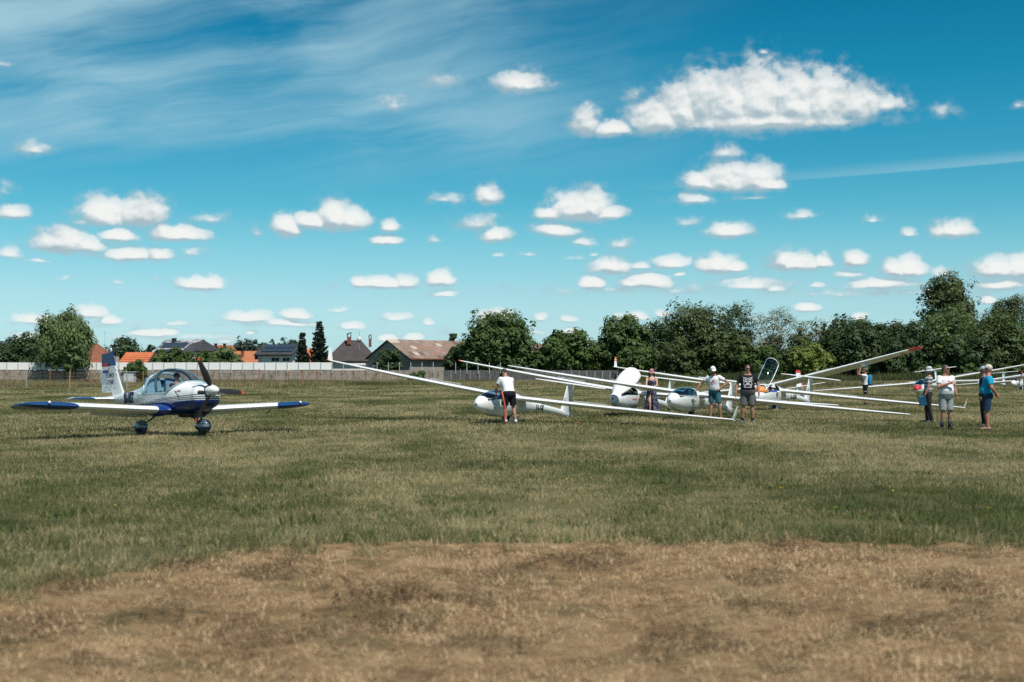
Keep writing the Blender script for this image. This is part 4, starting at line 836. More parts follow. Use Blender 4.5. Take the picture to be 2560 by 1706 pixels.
def build_trees():
    G1 = 'trees behind the wall and between the houses'; G2 = 'trees and bushes of the dense row behind the gliders'
    tree('bushy_tree', 'dark bushy tree nearest the left edge, behind the wall', 55, 236, 838, 926, 92, 'round', 'deep', 1, 13, 12, group=G1)
    tree('bushy_tree', 'dark tree standing close behind the big pale willow', 105, 240, 833, 926, 66, 'round', 'deep', 2, 11, 12, group=G1)
    tree('shrub', 'low dark shrub at the left edge against the blue grey roof', 8, 234, 872, 926, 62, 'bush', 'deep', 3, 9, 12, low=.02, cat='shrub', group=G1)
    tree('willow_tree', 'big pale green willow hanging over the white sheet wall', 163, 219, 792, 934, 114, 'willow', 'willow', 4, 24, 18, .26, 30, 1.0, .2, group=G1)
    tree('willow_branch_tree', 'narrow drooping willow growth hanging down over the wall top', 190, 217.6, 872, 934, 62, 'willow', 'willow', 5, 8, 14, .24, 22, 1.0, .32, group=G1)
    tree('bushy_tree', 'small dark tree between the brown red roof and the orange shed', 312, 290, 845, 910, 72, 'round', 'deep', 6, 10, 11, group=G1)
    tree('bushy_tree', 'tiny distant tree beside the streaked roof', 372, 420, 863, 910, 34, 'round', 'far', 7, 8, 9, .5, group=G1)
    tree('walnut_bush', 'leafy green bush in front of the solar panel house', 425, 246, 874, 910, 80, 'bush', 'fresh', 8, 10, 12, low=.15, group=G1, cat='bush')
    tree('walnut_bush', 'wide leafy bush to the right of the solar panel house', 495, 244, 881, 910, 92, 'bush', 'fresh', 9, 11, 12, low=.15, group=G1, cat='bush')
    tree('bushy_tree', 'round mid green tree in front of the long orange roof', 562, 248, 871, 910, 78, 'round', 'willow', 10, 11, 12, group=G1)
    for i, (px, top, w) in enumerate([(612, 849, 70), (650, 860, 60), (690, 856, 60), (725, 852, 66), (585, 862, 50)]):
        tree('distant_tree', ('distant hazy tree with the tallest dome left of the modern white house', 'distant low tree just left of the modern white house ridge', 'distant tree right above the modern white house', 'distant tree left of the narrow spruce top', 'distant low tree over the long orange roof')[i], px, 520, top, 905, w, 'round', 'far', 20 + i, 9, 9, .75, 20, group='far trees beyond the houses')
    tree('spruce', 'narrow dark spruce left of its taller neighbour', 756, 243, 828, 910, 46, 'conifer', 'spruce', 30, low=.05, group='spruces by the houses')
    tree('spruce', 'tall dark spruce left of the dark bungalow', 798, 240, 800, 910, 66, 'conifer', 'spruce', 31, low=.04, group='spruces by the houses')
    tree('bushy_tree', 'small dark bush tree against the barn gable', 976, 229, 872, 926, 56, 'bush', 'deep', 32, 10, 12, low=.04, group=G1)
    tree('shrub', 'low shrub in the weeds before the barn wall', 1043, 205, 930, 957, 46, 'bush', 'fresh', 33, 6, 10, low=.02, cat='shrub', group=G1)
    tree('shrub', 'pair of small dark shrub stems over the barn ridge', 1135, 330, 828, 900, 38, 'poplar', 'deep', 34, 8, 10, group=G1)
    tree('bushy_tree', 'dark spreading bush tree hiding the right end of the barn', 1150, 231, 862, 930, 74, 'bush', 'deep', 35, 13, 13, low=.03, group=G2)
    tree('round_tree', 'big round dark green tree right of the barn', 1250, 229, 788, 930, 160, 'round', 'oak', 36, 30, 15, .34, 30, low=.05, group=G2)
    tree('bushy_tree', 'low dark growth filling the right foot of the big round tree', 1335, 230, 872, 930, 80, 'bush', 'oak', 37, 11, 12, low=.02, group=G2)
    tree('bushy_tree', 'mid green leafy tree right of the small pinkish roof', 1424, 230, 829, 930, 128, 'round', 'fresh', 38, 18, 14, .34, 28, low=.04, group=G2)
    tree('bushy_tree', 'small thin tree top left of the mid green leafy tree', 1378, 250, 838, 930, 40, 'sparse', 'fresh', 39, 8, 10, group=G2)
    tree('bushy_tree', 'dark low filler between the leafy tree and the tall dome tree', 1500, 234, 850, 932, 78, 'bush', 'deep', 40, 11, 12, low=.02, group=G2)
    tree('dome_tree', 'tall dome shaped green tree behind the bushes left of the covered glider', 1560, 232, 789, 934, 104, 'round', 'oak', 41, 20, 14, .32, 30, low=.05, group=G2)
    tree('bushy_tree', 'dark tree with a broad top right of the dome tree', 1645, 236, 800, 936, 110, 'round', 'deep', 42, 17, 13, low=.03, group=G2)
    tree('light_bush', 'lighter green bush under the winglet with the orange top', 1592, 222, 862, 940, 84, 'bush', 'fresh', 43, 12, 13, .26, low=.02, cat='bush', group=G2)
    tree('feathery_tree', 'tall olive tree with a feathery top over the white capped man', 1742, 226, 762, 940, 148, 'round', 'olive', 44, 26, 14, .28, 30, low=.03, group=G2)
    tree('feathery_tree', 'ragged dark tree with an open top over the man in black', 1842, 228, 752, 940, 112, 'sparse', 'deep', 45, 18, 14, .28, 26, low=.1, group=G2)
    tree('bushy_tree', 'dark filler under the ragged open topped tree', 1835, 224, 842, 940, 138, 'bush', 'olive', 46, 15, 13, low=.02, group=G2)
    tree('silver_tree', 'thin silvery tree with bare twigs showing sky, the taller of the pair', 1944, 226, 759, 940, 124, 'sparse', 'silver', 47, 17, 10, .24, 24, low=.15, group=G2)
    tree('silver_tree', 'small thin silvery tree right of its taller twin', 2034, 228, 783, 940, 84, 'sparse', 'silver', 48, 13, 10, .24, 22, low=.15, group=G2)
    tree('bushy_tree', 'grey green undergrowth below the two silvery trees', 1975, 228, 838, 942, 160, 'bush', 'olive', 49, 16, 13, low=.02, group=G2)
    tree('lime_bush', 'bright yellow green bush behind the open canopy', 2020, 216, 864, 942, 98, 'bush', 'lime', 50, 13, 13, .26, low=.02, cat='bush', group=G2)
    tree('light_bush', 'green bush left of the bright yellow green one', 1905, 218, 862, 942, 90, 'bush', 'fresh', 51, 11, 13, .26, low=.02, cat='bush', group=G2)
    tree('bushy_tree', 'dark spiky topped tree behind the raised wing', 2132, 224, 800, 942, 132, 'round', 'deep', 52, 22, 14, .30, 28, low=.02, group=G2)
    tree('russet_tree', 'reddish brown tinged tree right of the spiky topped one', 2222, 230, 806, 942, 92, 'round', 'russet', 53, 14, 13, low=.03, group=G2)
    tree('bushy_tree', 'dark tree in front of the tall poplar, left side', 2275, 225, 801, 942, 114, 'round', 'deep', 54, 19, 14, .30, 28, low=.02, group=G2)
    tree('bushy_tree', 'dark filler below the reddish brown tree', 2210, 220, 850, 942, 140, 'bush', 'deep', 55, 15, 13, low=.02, group=G2)
    tree('bushy_tree', 'dark rounded tree between the spiky topped tree and the reddish one', 2178, 228, 804, 942, 110, 'round', 'deep', 64, 17, 14, .30, 28, low=.02, group=G2)
    tree('bushy_tree', 'dark tree left of the spiky topped tree, over the lifted wing', 2085, 230, 812, 942, 80, 'round', 'oak', 65, 13, 14, .30, 26, low=.02, group=G2)
    tree('poplar_tree', 'tall poplar rising high above the row', 2372, 236, 691, 942, 146, 'poplar', 'olive', 56, 34, 14, .30, 28, 1.1, .1, group=G2, shape=1.0)
    tree('pale_willow', 'pale grey green rounded tree in front of the tall poplar', 2370, 226, 774, 942, 138, 'round', 'willow', 57, 20, 14, .26, 28, low=.03, group=G2)
    tree('open_tree', 'tall loose tree at the right edge showing sky through its crown', 2535, 240, 718, 942, 158, 'sparse', 'olive', 58, 24, 15, .32, 28, low=.12, group=G2)
    tree('bushy_tree', 'mid green rounded tree below the loose tree at the right edge', 2485, 224, 790, 944, 150, 'round', 'olive', 59, 22, 14, .28, 28, low=.02, group=G2)
    tree('bushy_tree', 'green bush at the right edge behind the last gliders', 2565, 222, 808, 944, 120, 'bush', 'oak', 60, 15, 13, low=.02, group=G2)
    tree('bushy_tree', 'dark bush between the pale tree and the mid green rounded tree', 2425, 220, 838, 944, 110, 'bush', 'deep', 61, 14, 13, low=.02, group=G2)
    tree('bushy_tree', 'dark bush behind the woman in the long dress', 1680, 222, 850, 944, 110, 'bush', 'olive', 63, 14, 13, low=.02, group=G2)
    tree('round_bush', 'round green bush behind the metal hut', 338, 172, 907, 962, 50, 'bush', 'fresh', 62, 11, 13, .18, low=.02, cat='bush', group=G1)
    for i, (px, top, w) in enumerate([(1900, 928, 110), (2330, 915, 90), (2450, 905, 100), (2545, 905, 90), (1760, 924, 90)]):
        tree('shrub', ('low weedy shrub behind the open canopy glider', 'low weedy shrub behind the far left tail', 'low weedy shrub behind the man in the blue shirt', 'low weedy shrub at the right edge', 'low weedy shrub behind the white capped man')[i], px, 210, top, 950, w, 'bush', 'fresh', 70 + i, 8, 12, .24, low=.0, cat='shrub', group=G2)
    # closed far wood behind the row
    r = np.random.default_rng(9); C = np.c_[r.uniform(sx(1420, 250), sx(2750, 250), 520), r.uniform(240, 256, 520), r.uniform(.3, 5.0, 520)]; V, A = leaf_cloud(r, C, np.full(520, 1.7), 34, .5)
    V[:, 2] = np.maximum(V[:, 2], .05); tag(link('far_wood', array_mesh('far_wood', V, quads(V), {'tint': A * .7}), None, leaf_mat('leaves_deep', *LEAF['deep'])), 'dark closed wood behind the row of trees', kind='stuff')
build_trees()
# ------------------------------------------------------------------ aircraft
def loft(stations, n=56, seg=28, ex=2.3, cut=None):
    """fuselage skin from stations (x, top, bottom, half width); superelliptic sections"""
    st = sorted(stations, key=lambda q: q[0]); S = hermite([q[0] for q in st], [q[1:] for q in st], n); rings = []
    for x, zt, zb, hw in S:
        zc, hz, hw = (zt + zb) / 2, max(.004, (zt - zb) / 2), max(.004, hw); ring = []
        for k in range(seg):
            a = 2 * math.pi * k / seg; c, s_ = math.cos(a), math.sin(a)
            ring.append(Vector((x, hw * math.copysign(abs(c) ** (2 / ex), c), zc + hz * math.copysign(abs(s_) ** (2 / ex), s_))))
        rings.append(ring)
    m = MB(); m.rings(rings); return m
def bisect_split(me, planes, inside):
    """cut the mesh along the planes and return (rest, faces whose centre satisfies inside)"""
    bm = bmesh.new(); bm.from_mesh(me)
    for co, no in planes: bmesh.ops.bisect_plane(bm, geom=bm.verts[:] + bm.edges[:] + bm.faces[:], plane_co=co, plane_no=no, dist=1e-5)
    b2 = bm.copy()
    bmesh.ops.delete(bm, geom=[f for f in bm.faces if inside(f.calc_center_median())], context='FACES')
    bmesh.ops.delete(b2, geom=[f for f in b2.faces if not inside(f.calc_center_median())], context='FACES')
    out = []
    for b in (bm, b2): m = bpy.data.meshes.new('shell'); b.to_mesh(m); b.free(); out.append(m)
    return out
def rim_tube(me, r):
    """thin tube along the open border of a shell"""
    bm = bmesh.new(); bm.from_mesh(me); m = MB(); es = [e for e in bm.edges if e.is_boundary]; nb = {}
    for e in es:
        for a, b in ((e.verts[0], e.verts[1]), (e.verts[1], e.verts[0])): nb.setdefault(a.index, []).append(b.index)
    co = {v.index: v.co.copy() for v in bm.verts}; seen = set(); bm.free()
    for s0 in nb:
        if s0 in seen: continue
        loop = [s0]; seen.add(s0); cur = s0
        while True:
            nx = [q for q in nb[cur] if q not in seen]
            if not nx: break
            cur = nx[0]; seen.add(cur); loop.append(cur)
        if len(loop) > 3: m.tube([co[i] for i in loop + loop[:1]], r, 6, cap=False)
    return m
def foil(chord, thick, n=9, c0=0.0, c1=1.0):
    """airfoil outline between chord fractions c0..c1; x measured backwards from the leading edge"""
    u = [c0 + (c1 - c0) * (1 - math.cos(math.pi * i / (n - 1))) / 2 for i in range(n)]
    y = lambda c: 5 * thick * (.2969 * math.sqrt(max(c, 0)) - .126 * c - .3516 * c * c + .2843 * c ** 3 - .1036 * c ** 4) * chord
    cam_ = lambda c: .03 * 4 * c * (1 - c) * chord
    up = [(-c * chord, cam_(c) + y(c)) for c in u]; lo = [(-c * chord, cam_(c) - y(c)) for c in reversed(u)]
    if c0 == 0: lo = lo[:-1]
    return up + lo
def wing_mesh(secs, c0=0.0, c1=1.0, vertical=False, inc=0.0):
    """secs: (span y, leading edge x, z, chord, thickness)"""
    rings = []
    for y, x, z, c, t in secs:
        rings.append([Vector((x + px, y, z + pz + px * inc)) if not vertical else Vector((x + px, pz, y)) for px, pz in foil(c, t, 10, c0, c1)])
    m = MB(); m.rings(rings); return m
def flip_ok(me):
    bm = bmesh.new(); bm.from_mesh(me); bmesh.ops.recalc_face_normals(bm, faces=bm.faces[:]); bm.to_mesh(me); bm.free(); return me
def add_shell(name, m, mt, par, smooth=True, ang=40):
    me = m.mesh(name) if isinstance(m, MB) else m; flip_ok(me); o = link(name, me, par, mt, smooth)
    if smooth:
        try: me.set_sharp_from_angle(angle=R(ang))
        except Exception: pass
    return o
def flag(par, M, w, h, cols, name='flag'):
    f = empty_part(name, par); k = len(cols)
    for i, c in enumerate(cols):
        o = MB().box((0, h * (.5 - (i + .5) / k), 0), (w, h / k, .002)).build('flag_stripe', mat('flag_' + c, {'red': (.55, .03, .04), 'white': (.8, .8, .8), 'blue': (.02, .06, .30), 'black': (.01, .01, .01), 'gold': (.75, .45, .02)}[c], .5, .03), f)
    f.matrix_local = M; return f
def empty_part(name, par):
    o = bpy.data.objects.new(name, None); COL.objects.link(o); o.parent = par; o.empty_display_size = .1; return o
SIDE_L = lambda x, y, z: frame((x, y, z), (-1, 0, 0), (0, 0, 1))     # lettering read from the left of the aircraft
SIDE_R = lambda x, y, z: frame((x, -y, z), (1, 0, 0), (0, 0, 1))

GL_ST = [(2.25, .60, .57, .012), (2.21, .68, .49, .085), (2.08, .79, .40, .175), (1.82, .90, .315, .25), (1.45, 1.00, .245, .30), (1.0, 1.06, .215, .318), (.6, 1.07, .22, .315), (.2, 1.04, .245, .295),
         (-.3, .97, .31, .245), (-.8, .87, .38, .185), (-1.4, .765, .42, .135), (-2.2, .68, .42, .112), (-3.2, .585, .36, .09), (-4.0, .50, .275, .075), (-4.52, .44, .235, .045)]
def glider(label, X, Y, z, yaw, pitch, roll, sc, hs, dih, group='white gliders parked in the row on the grass', reg=None, code=None, flagc=('red', 'white', 'blue'), tip=None, tipw=.25, winglet=None,
           canopy='closed', nose=None, chord=1.0, stab_z=1.42, stab_hs=1.35, tint=(.52, .66, .74), rudder=None, seat=(.03, .035, .05), small=False, hole=False, logo=None, doors=True, inc=.13):
    cy, sy = math.cos(R(yaw)), math.sin(R(yaw)); cp, sp = math.cos(R(pitch)), math.sin(R(pitch)); cr, sr = math.cos(R(roll)), math.sin(R(roll))
    M = Matrix(((cy, -sy, 0), (sy, cy, 0), (0, 0, 1))) @ Matrix(((cp, 0, -sp), (0, 1, 0), (sp, 0, cp))) @ Matrix(((1, 0, 0), (0, cr, -sr), (0, sr, cr)))
    t = empty('glider', label, 'glider', (0, 0, 0), 0, group); t.matrix_world = Matrix.Translation((X, Y, z)) @ M.to_4x4() @ Matrix.Scale(sc, 4)
    W = M_WHITE(); full = loft(GL_ST, 64, 32).mesh('fuselage')
    sill = .79; pf = (Vector((1.98, 0, .84)), Vector((.62, 0, -.78)).normalized()); pr = (Vector((.30, 0, 1.05)), Vector((-.95, 0, -.31)).normalized())
    front = lambda c: (c - pf[0]).dot(pf[1]) < 0; rear = lambda c: (c - pr[0]).dot(pr[1]) < 0
    ins = lambda c: c.z > sill and front(c) and rear(c)
    planes = [(Vector((0, 0, sill)), Vector((0, 0, 1))), pf, pr]; rest, can = bisect_split(full, planes, ins)
    mats_ = [W]
    if nose:
        nx, ncol, nz = nose; nm = M_RED() if ncol == 'red' else M_ORANGE(); bm = bmesh.new(); bm.from_mesh(rest)
        bmesh.ops.bisect_plane(bm, geom=bm.verts[:] + bm.edges[:] + bm.faces[:], plane_co=(nx, 0, .6), plane_no=(1, 0, .25), dist=1e-5)
        if nz is not None: bmesh.ops.bisect_plane(bm, geom=bm.verts[:] + bm.edges[:] + bm.faces[:], plane_co=(0, 0, nz), plane_no=(0, 0, 1), dist=1e-5)
        for f in bm.faces:
            c = f.calc_center_median()
            if (c.x - nx) + (c.z - .6) * .25 > 0 and (nz is None or c.z > nz): f.material_index = 1
        bm.to_mesh(rest); bm.free(); mats_.append(nm)
    add_shell('fuselage', rest, mats_, t, True, 50)
    # cockpit
    tub = MB(); S = [q for q in hermite([q[0] for q in GL_ST[::-1]], [q[1:] for q in GL_ST[::-1]], 80) if .1 < q[0] < 1.95]; rings = []
    for x, zt, zb, hw in S:
        zc = (zt + zb) / 2; hz = (zt - zb) / 2; ring = []
        for k in range(15):
            a = math.pi + math.pi * k / 14; y_, z_ = .93 * hw * math.cos(a), zc + .90 * hz * math.sin(a); ring.append(Vector((x, y_ * (1 if k not in (0, 14) else 1), z_ if k not in (0, 14) else sill)))
        rings.append(ring)
    tub.rings(rings, cap=True, closed=False); dk = mat('cockpit_lining', seat, .8, .15); add_shell('cockpit', tub, dk, t, True)
    if canopy != 'cover':
        pn = MB().box((1.42, 0, .80), (.10, .34, .26), top=.8); pn.build('instrument_panel', M_DARK(), t)
        MB().box((1.66, 0, .80), (.46, .40, .09), top=.7).build('glare_shield', M_DARK(), t); MB().box((.26, 0, .86), (.24, .40, .16), top=.7).build('headrest', M_DARK(), t)
        sb = MB(); sb.add([(.28, -.2, .36), (.28, .2, .36), (.12, .2, .95), (.12, -.2, .95), (.36, -.2, .36), (.36, .2, .36), (.20, .16, .97), (.20, -.16, .97)], [(3,2,1,0),(4,5,6,7),(0,1,5,4),(1,2,6,5),(2,3,7,6),(3,0,4,7)]); sb.build('seat_back', mat('seat_cloth', (.05, .055, .065), .9, .2), t)
    G = glass_mat('canopy_perspex_%02d' % int(tint[0] * 100), tint, 1.0) if canopy != 'blue' else glass_mat('canopy_blue_perspex', (.40, .62, .74), 1.2)
    if canopy in ('closed', 'blue'):
        o = add_shell('canopy', can, G, t); rim_tube(can, .011).build('canopy_frame', W, o, True)
    else:
        hinge = Vector((1.93, 0, .80)); ang = {'open': 46, 'cover': 27}[canopy]
        if canopy == 'open':
            o = add_shell('canopy', can, glass_mat('open_canopy_perspex', (.74, .83, .87), 1.3), t); rim_tube(can, .016).build('canopy_frame', W, o, True)
        else:
            cm = can.copy()
            for v in cm.vertices: c = Vector((1.05, 0, .86)); q = min(1, max(0, (1.93 - v.co.x) / 1.65)); v.co = c + (v.co - c) * 1.05; v.co.y *= .70 + .56 * math.sin(math.pi * min(1, q * .62 + .06))
            bm = bmesh.new(); bm.from_mesh(cm); bmesh.ops.solidify(bm, geom=bm.faces[:], thickness=.03); bm.to_mesh(cm); bm.free()
            o = add_shell('canopy_cover', cm, cloth('cover_cloth', (.74, .74, .72), .04, .5), t); o['label'] = 'white cloth cover over the raised canopy'
            ap = MB(); ap.rings([[Vector((1.2 + .85 * q, .33 * (1 - .75 * q) * math.cos(a), .80 - .05 + (.16 * (1 - q)) * -abs(math.sin(a)) * 1.6)) for a in np.linspace(0, math.pi, 12)] for q in np.linspace(0, 1, 8)], cap=False, closed=False); apo = add_shell('cover_skirt', ap, cloth('cover_cloth', (.74, .74, .72)), o)
        Mr = Matrix.Translation(hinge) @ Matrix.Rotation(R(ang), 4, 'Y') @ Matrix.Translation(-hinge); o.matrix_local = Mr
    if canopy == 'open':
        pod = MB(); pod.ball((1.70, 0, .815), (.44, .25, .20), 12); add_shell('instrument_cover', pod, mat('orange_cover', (.80, .30, .07), .45, .06), t)
        MB().ball((.75, .36, .80), (.14, .05, .05), 6).build('side_pocket', W, t, True)
    # wings
    dt = math.tan(dih); c = chord; y2 = hs * .60
    zz = lambda y: .86 + dt * y + .012 * (y / hs) ** 2 * hs
    sec = lambda s_, y: (s_ * y, np.interp(y, [0, y2, hs * .93, hs], [.24 * c, .13 * c, -.02, -.10]), zz(y), np.interp(y, [0, y2, hs * .93, hs], [.92 * c, .76 * c, .46 * c, .30 * c]), np.interp(y, [0, hs], [.175, .145]))
    tipm = {'orange': M_ORANGE, 'red': M_RED}.get(tip)
    for s_ in (1, -1):
        w = MB(); inner = wing_mesh([sec(s_, q) for q in (.05, .5, hs * .28, hs * .46)], inc=inc); outer = wing_mesh([sec(s_, q) for q in (hs * .46, y2, hs * .75, hs * .93)], 0, .80, inc=inc); end = hs - (tipw if tip and (s_ < 0 or tip == 'red') else 0); tipp = wing_mesh([sec(s_, q) for q in (hs * .93, min(hs * .965, end - .02), end)], inc=inc) if end > hs * .94 else None
        for q in (inner, outer) + ((tipp,) if tipp else ()): w.add(q.v, q.f)
        if end <= hs * .94:
            pass
        wo = add_shell('wing', w, W, t); wing_ = wo
        al = wing_mesh([sec(s_, q) for q in (hs * .462, y2, hs * .75, hs * .928)], .806, 1.0, inc=inc); add_shell('aileron', al, W, wo)
        sp_ = MB(); sp_.box((0, 0, 0), (.06, 1.15, .012)); so = sp_.build('airbrake', mat('airbrake_cap', (.62, .63, .62), .35, .03), wo); q = sec(s_, hs * .36); so.location = (q[1] - q[3] * .52, s_ * hs * .36, q[2] + q[3] * .102); so.rotation_euler = (s_ * math.atan(dt), 0, 0)
        if tip and (s_ < 0 or tip == 'red'):
            tw = wing_mesh([sec(s_, q) for q in (max(end, hs * .2), hs - tipw * .5, hs)], inc=inc); add_shell('wing_tip', tw, tipm(), wo)
        if winglet:
            y, x, zt, ch, th = sec(s_, hs); wl = MB(); rings = []; hgt = .42
            for q in (0, .12, .3, .65, 1.0):
                cc = ch * (1 - .55 * q); out = .07 * q - .03; xx = x - .10 * q - .02; rings.append([Vector((xx + a, y + s_ * (out + b * (1 if q > .1 else .3)), zt + hgt * q + (b * .7 if q < .1 else 0))) for a, b in foil(cc, .12, 7)])
            wl.rings(rings[1:] if False else rings); wo2 = add_shell('winglet', wl, W, wo)
            if winglet == 'orange':
                for q0, q1 in ((.60, .70), (.78, 1.02)):
                    b2 = MB(); b2.rings([[Vector((x - .10 * q - .02 + .006 + a * 1.03, y + s_ * (.07 * q - .03 + b * 1.12), zt + hgt * q)) for a, b in foil(ch * (1 - .55 * q), .12, 7)] for q in (q0, (q0 + q1) / 2, q1)]); add_shell('winglet_band', b2, M_ORANGE(), wo)
    # tail
    ft = stab_z - .02 if stab_z > 1 else 1.42
    fin = wing_mesh([(.34, -3.62, 0, .92, .10), (.42, -3.70, 0, .84, .11), (.9, -3.84, 0, .70, .11), (ft, -3.98, 0, .58, .11)], 0, .66, True); add_shell('fin', fin, W, t)
    rd = wing_mesh([(.26, -3.62, 0, .92, .10), (.42, -3.70, 0, .84, .11), (.9, -3.84, 0, .70, .11), (ft - .01, -3.98, 0, .58, .11)], .668, 1.0, True); ro = add_shell('rudder', rd, M_RED() if rudder == 'red' else W, t)
    if rudder == 'red': add_shell('fin_cap', wing_mesh([(ft + .002, -3.98, 0, .58, .115), (ft + .09, -4.02, 0, .50, .11), (ft + .14, -4.08, 0, .36, .1)], 0, 1, True), M_RED(), t)
    if rudder == 'lock':
        for k in range(3): MB().box((-4.50 + .012 * k, 0, .34 + .1 * k), (.10, .10, .06)).build('rudder_lock', M_ORANGE(), t)
    x0 = -3.95 if stab_z > 1 else -3.75; ss = [(0, x0, stab_z, .50, .10), (stab_hs * .6, x0 - .06, stab_z, .42, .10), (stab_hs * .96, x0 - .13, stab_z, .30, .10), (stab_hs, x0 - .19, stab_z, .20, .08)]
    full_s = [(-y, a, b, cc, d) for y, a, b, cc, d in ss[:0:-1]] + ss
    so = add_shell('stabiliser', wing_mesh(full_s, 0, .68), W, t); add_shell('elevator', wing_mesh(full_s, .69, 1.0), W, so)
    # undercarriage
    wh = MB(); wh.rings([[Vector((.175 * k_ * math.cos(a), y_, .175 + .175 * k_ * math.sin(a))) for a in np.linspace(0, 2 * math.pi, 20, endpoint=False)] for y_, k_ in ((-.06, .72), (-.05, .93), (0, 1), (.05, .93), (.06, .72))]); add_shell('wheel', wh, M_BLACK(), t)
    MB().tube([(0, -.10, .175), (0, .10, .175)], .045, 10).build('wheel_hub', M_GREY(), t)
    if doors:
        for s_ in (1, -1): d = MB().box((0, 0, 0), (.62, .012, .20)); o = d.build('wheel_door', W, t); o.location = (-.08, s_ * .15, .17); o.rotation_euler = (s_ * -.25, 0, 0)
    tw = MB(); tw.rings([[Vector((-4.28 + .07 * math.cos(a), y_, .20 + .07 * math.sin(a))) for a in np.linspace(0, 2 * math.pi, 12, endpoint=False)] for y_ in (-.025, .025)]); add_shell('tail_wheel', tw, M_BLACK(), t)
    if hole: MB().tube([(2.20, 0, .585), (2.262, 0, .585)], .028, 10).build('nose_vent', M_BLACK(), t)
    if not small:
        blk = mat('black_lettering', (.015, .015, .018), .5, .05)
        for SD in (SIDE_L, SIDE_R):
            if code: text_obj('lettering', code, .34, blk, t, SD(-4.06, .050, .80), .002, bold=.004)
            if reg: text_obj('lettering', reg, .27, blk, t, SD(-1.85, .124, .56) @ Matrix.Diagonal((.8, 1, 1, 1)), .006)
            if logo:
                lm_ = mat('marking_' + logo, {'red': (.6, .1, .06), 'grey': (.25, .25, .27)}[logo], .5)
                for i, (dx, w_) in enumerate(((-.30, .06), (-.19, .10), (-.06, .12), (.09, .13))): MB().box((0, 0, 0), (w_, .05 if logo == 'red' else .028, .006)).build('marking', lm_, t).matrix_local = SD(.70 + (dx if SD is SIDE_R else -dx), .319, .64)
            if flagc: flag(t, SD(-4.23, .040, 1.18), .19, .15, flagc)
    return t
GLIDERS = []
def build_gliders():
    GLIDERS.append(glider('white glider HD with one plain winglet up at left, its canopy beside the bending man', -.12, 44.25, -.03, 242.3, 2.2, -7.15, .971, 7.38, R(1.75), reg='9A-GIJ', code='HD', winglet='plain', hole=True, canopy='closed', tint=(.42, .54, .66), seat=(.05, .06, .09), tip='orange', tipw=.10))
    GLIDERS.append(glider('white glider with pilot under a blue tinted canopy, the white capped man beside it', 6.08, 48.43, -.01, 243.5, 2.0, -6.3, .987, 7.30, R(.84), reg='9A-GQS', code='ID', canopy='blue', hole=True, logo='grey', doors=False))
    GLIDERS.append(glider('white glider with its raised canopy wrapped in a white cloth cover', 4.42, 52.43, -.02, 245.3, 1.2, -6.2, .986, 7.53, R(2.51), code='UI', canopy='cover', nose=(2.236, 'red', None), tip='orange', tipw=.12, logo='red'))
    GLIDERS.append(glider('white glider KK with a clear canopy standing open over an orange cover', 10.79, 58.57, 0, 239.8, .7, -6.1, .997, 7.58, R(.51), reg='9A-GGN', code='KK', canopy='open', winglet='orange', rudder='lock'))
    GLIDERS.append(glider('glider ZT with red rudder and red wing tip held up by a man', 11.9, 66.6, .01, 235.6, -1.1, 9.5, 1.027, 7.44, R(3.47), code='ZT', flagc=('black', 'red', 'gold'), tip='red', tipw=.95, chord=1.22, stab_z=.74, rudder='red', nose=(1.95, 'red', None), canopy='closed', inc=.17))
    GLIDERS.append(glider('white glider with a red and white nose behind the man in the striped shirt', 26.58, 91.56, .04, 242.4, -3.5, 7.5, 1.034, 7.05, R(2.08), nose=(1.80, 'red', .53), canopy='blue', small=True, tip=None))
    GLIDERS.append(glider('white glider mostly hidden behind the man in the blue shirt', 42.04, 125.49, .02, 232.3, -1.2, 5.0, 1.015, 7.5, R(2.86), canopy='closed', small=True, tip='orange', tipw=.3))
    GLIDERS.append(glider('white glider cut off by the right edge with its canopy dark', 44.23, 123.51, 0, 232.6, 1.0, 7.3, .999, 7.45, R(2.68), canopy='closed', small=True))
build_gliders()

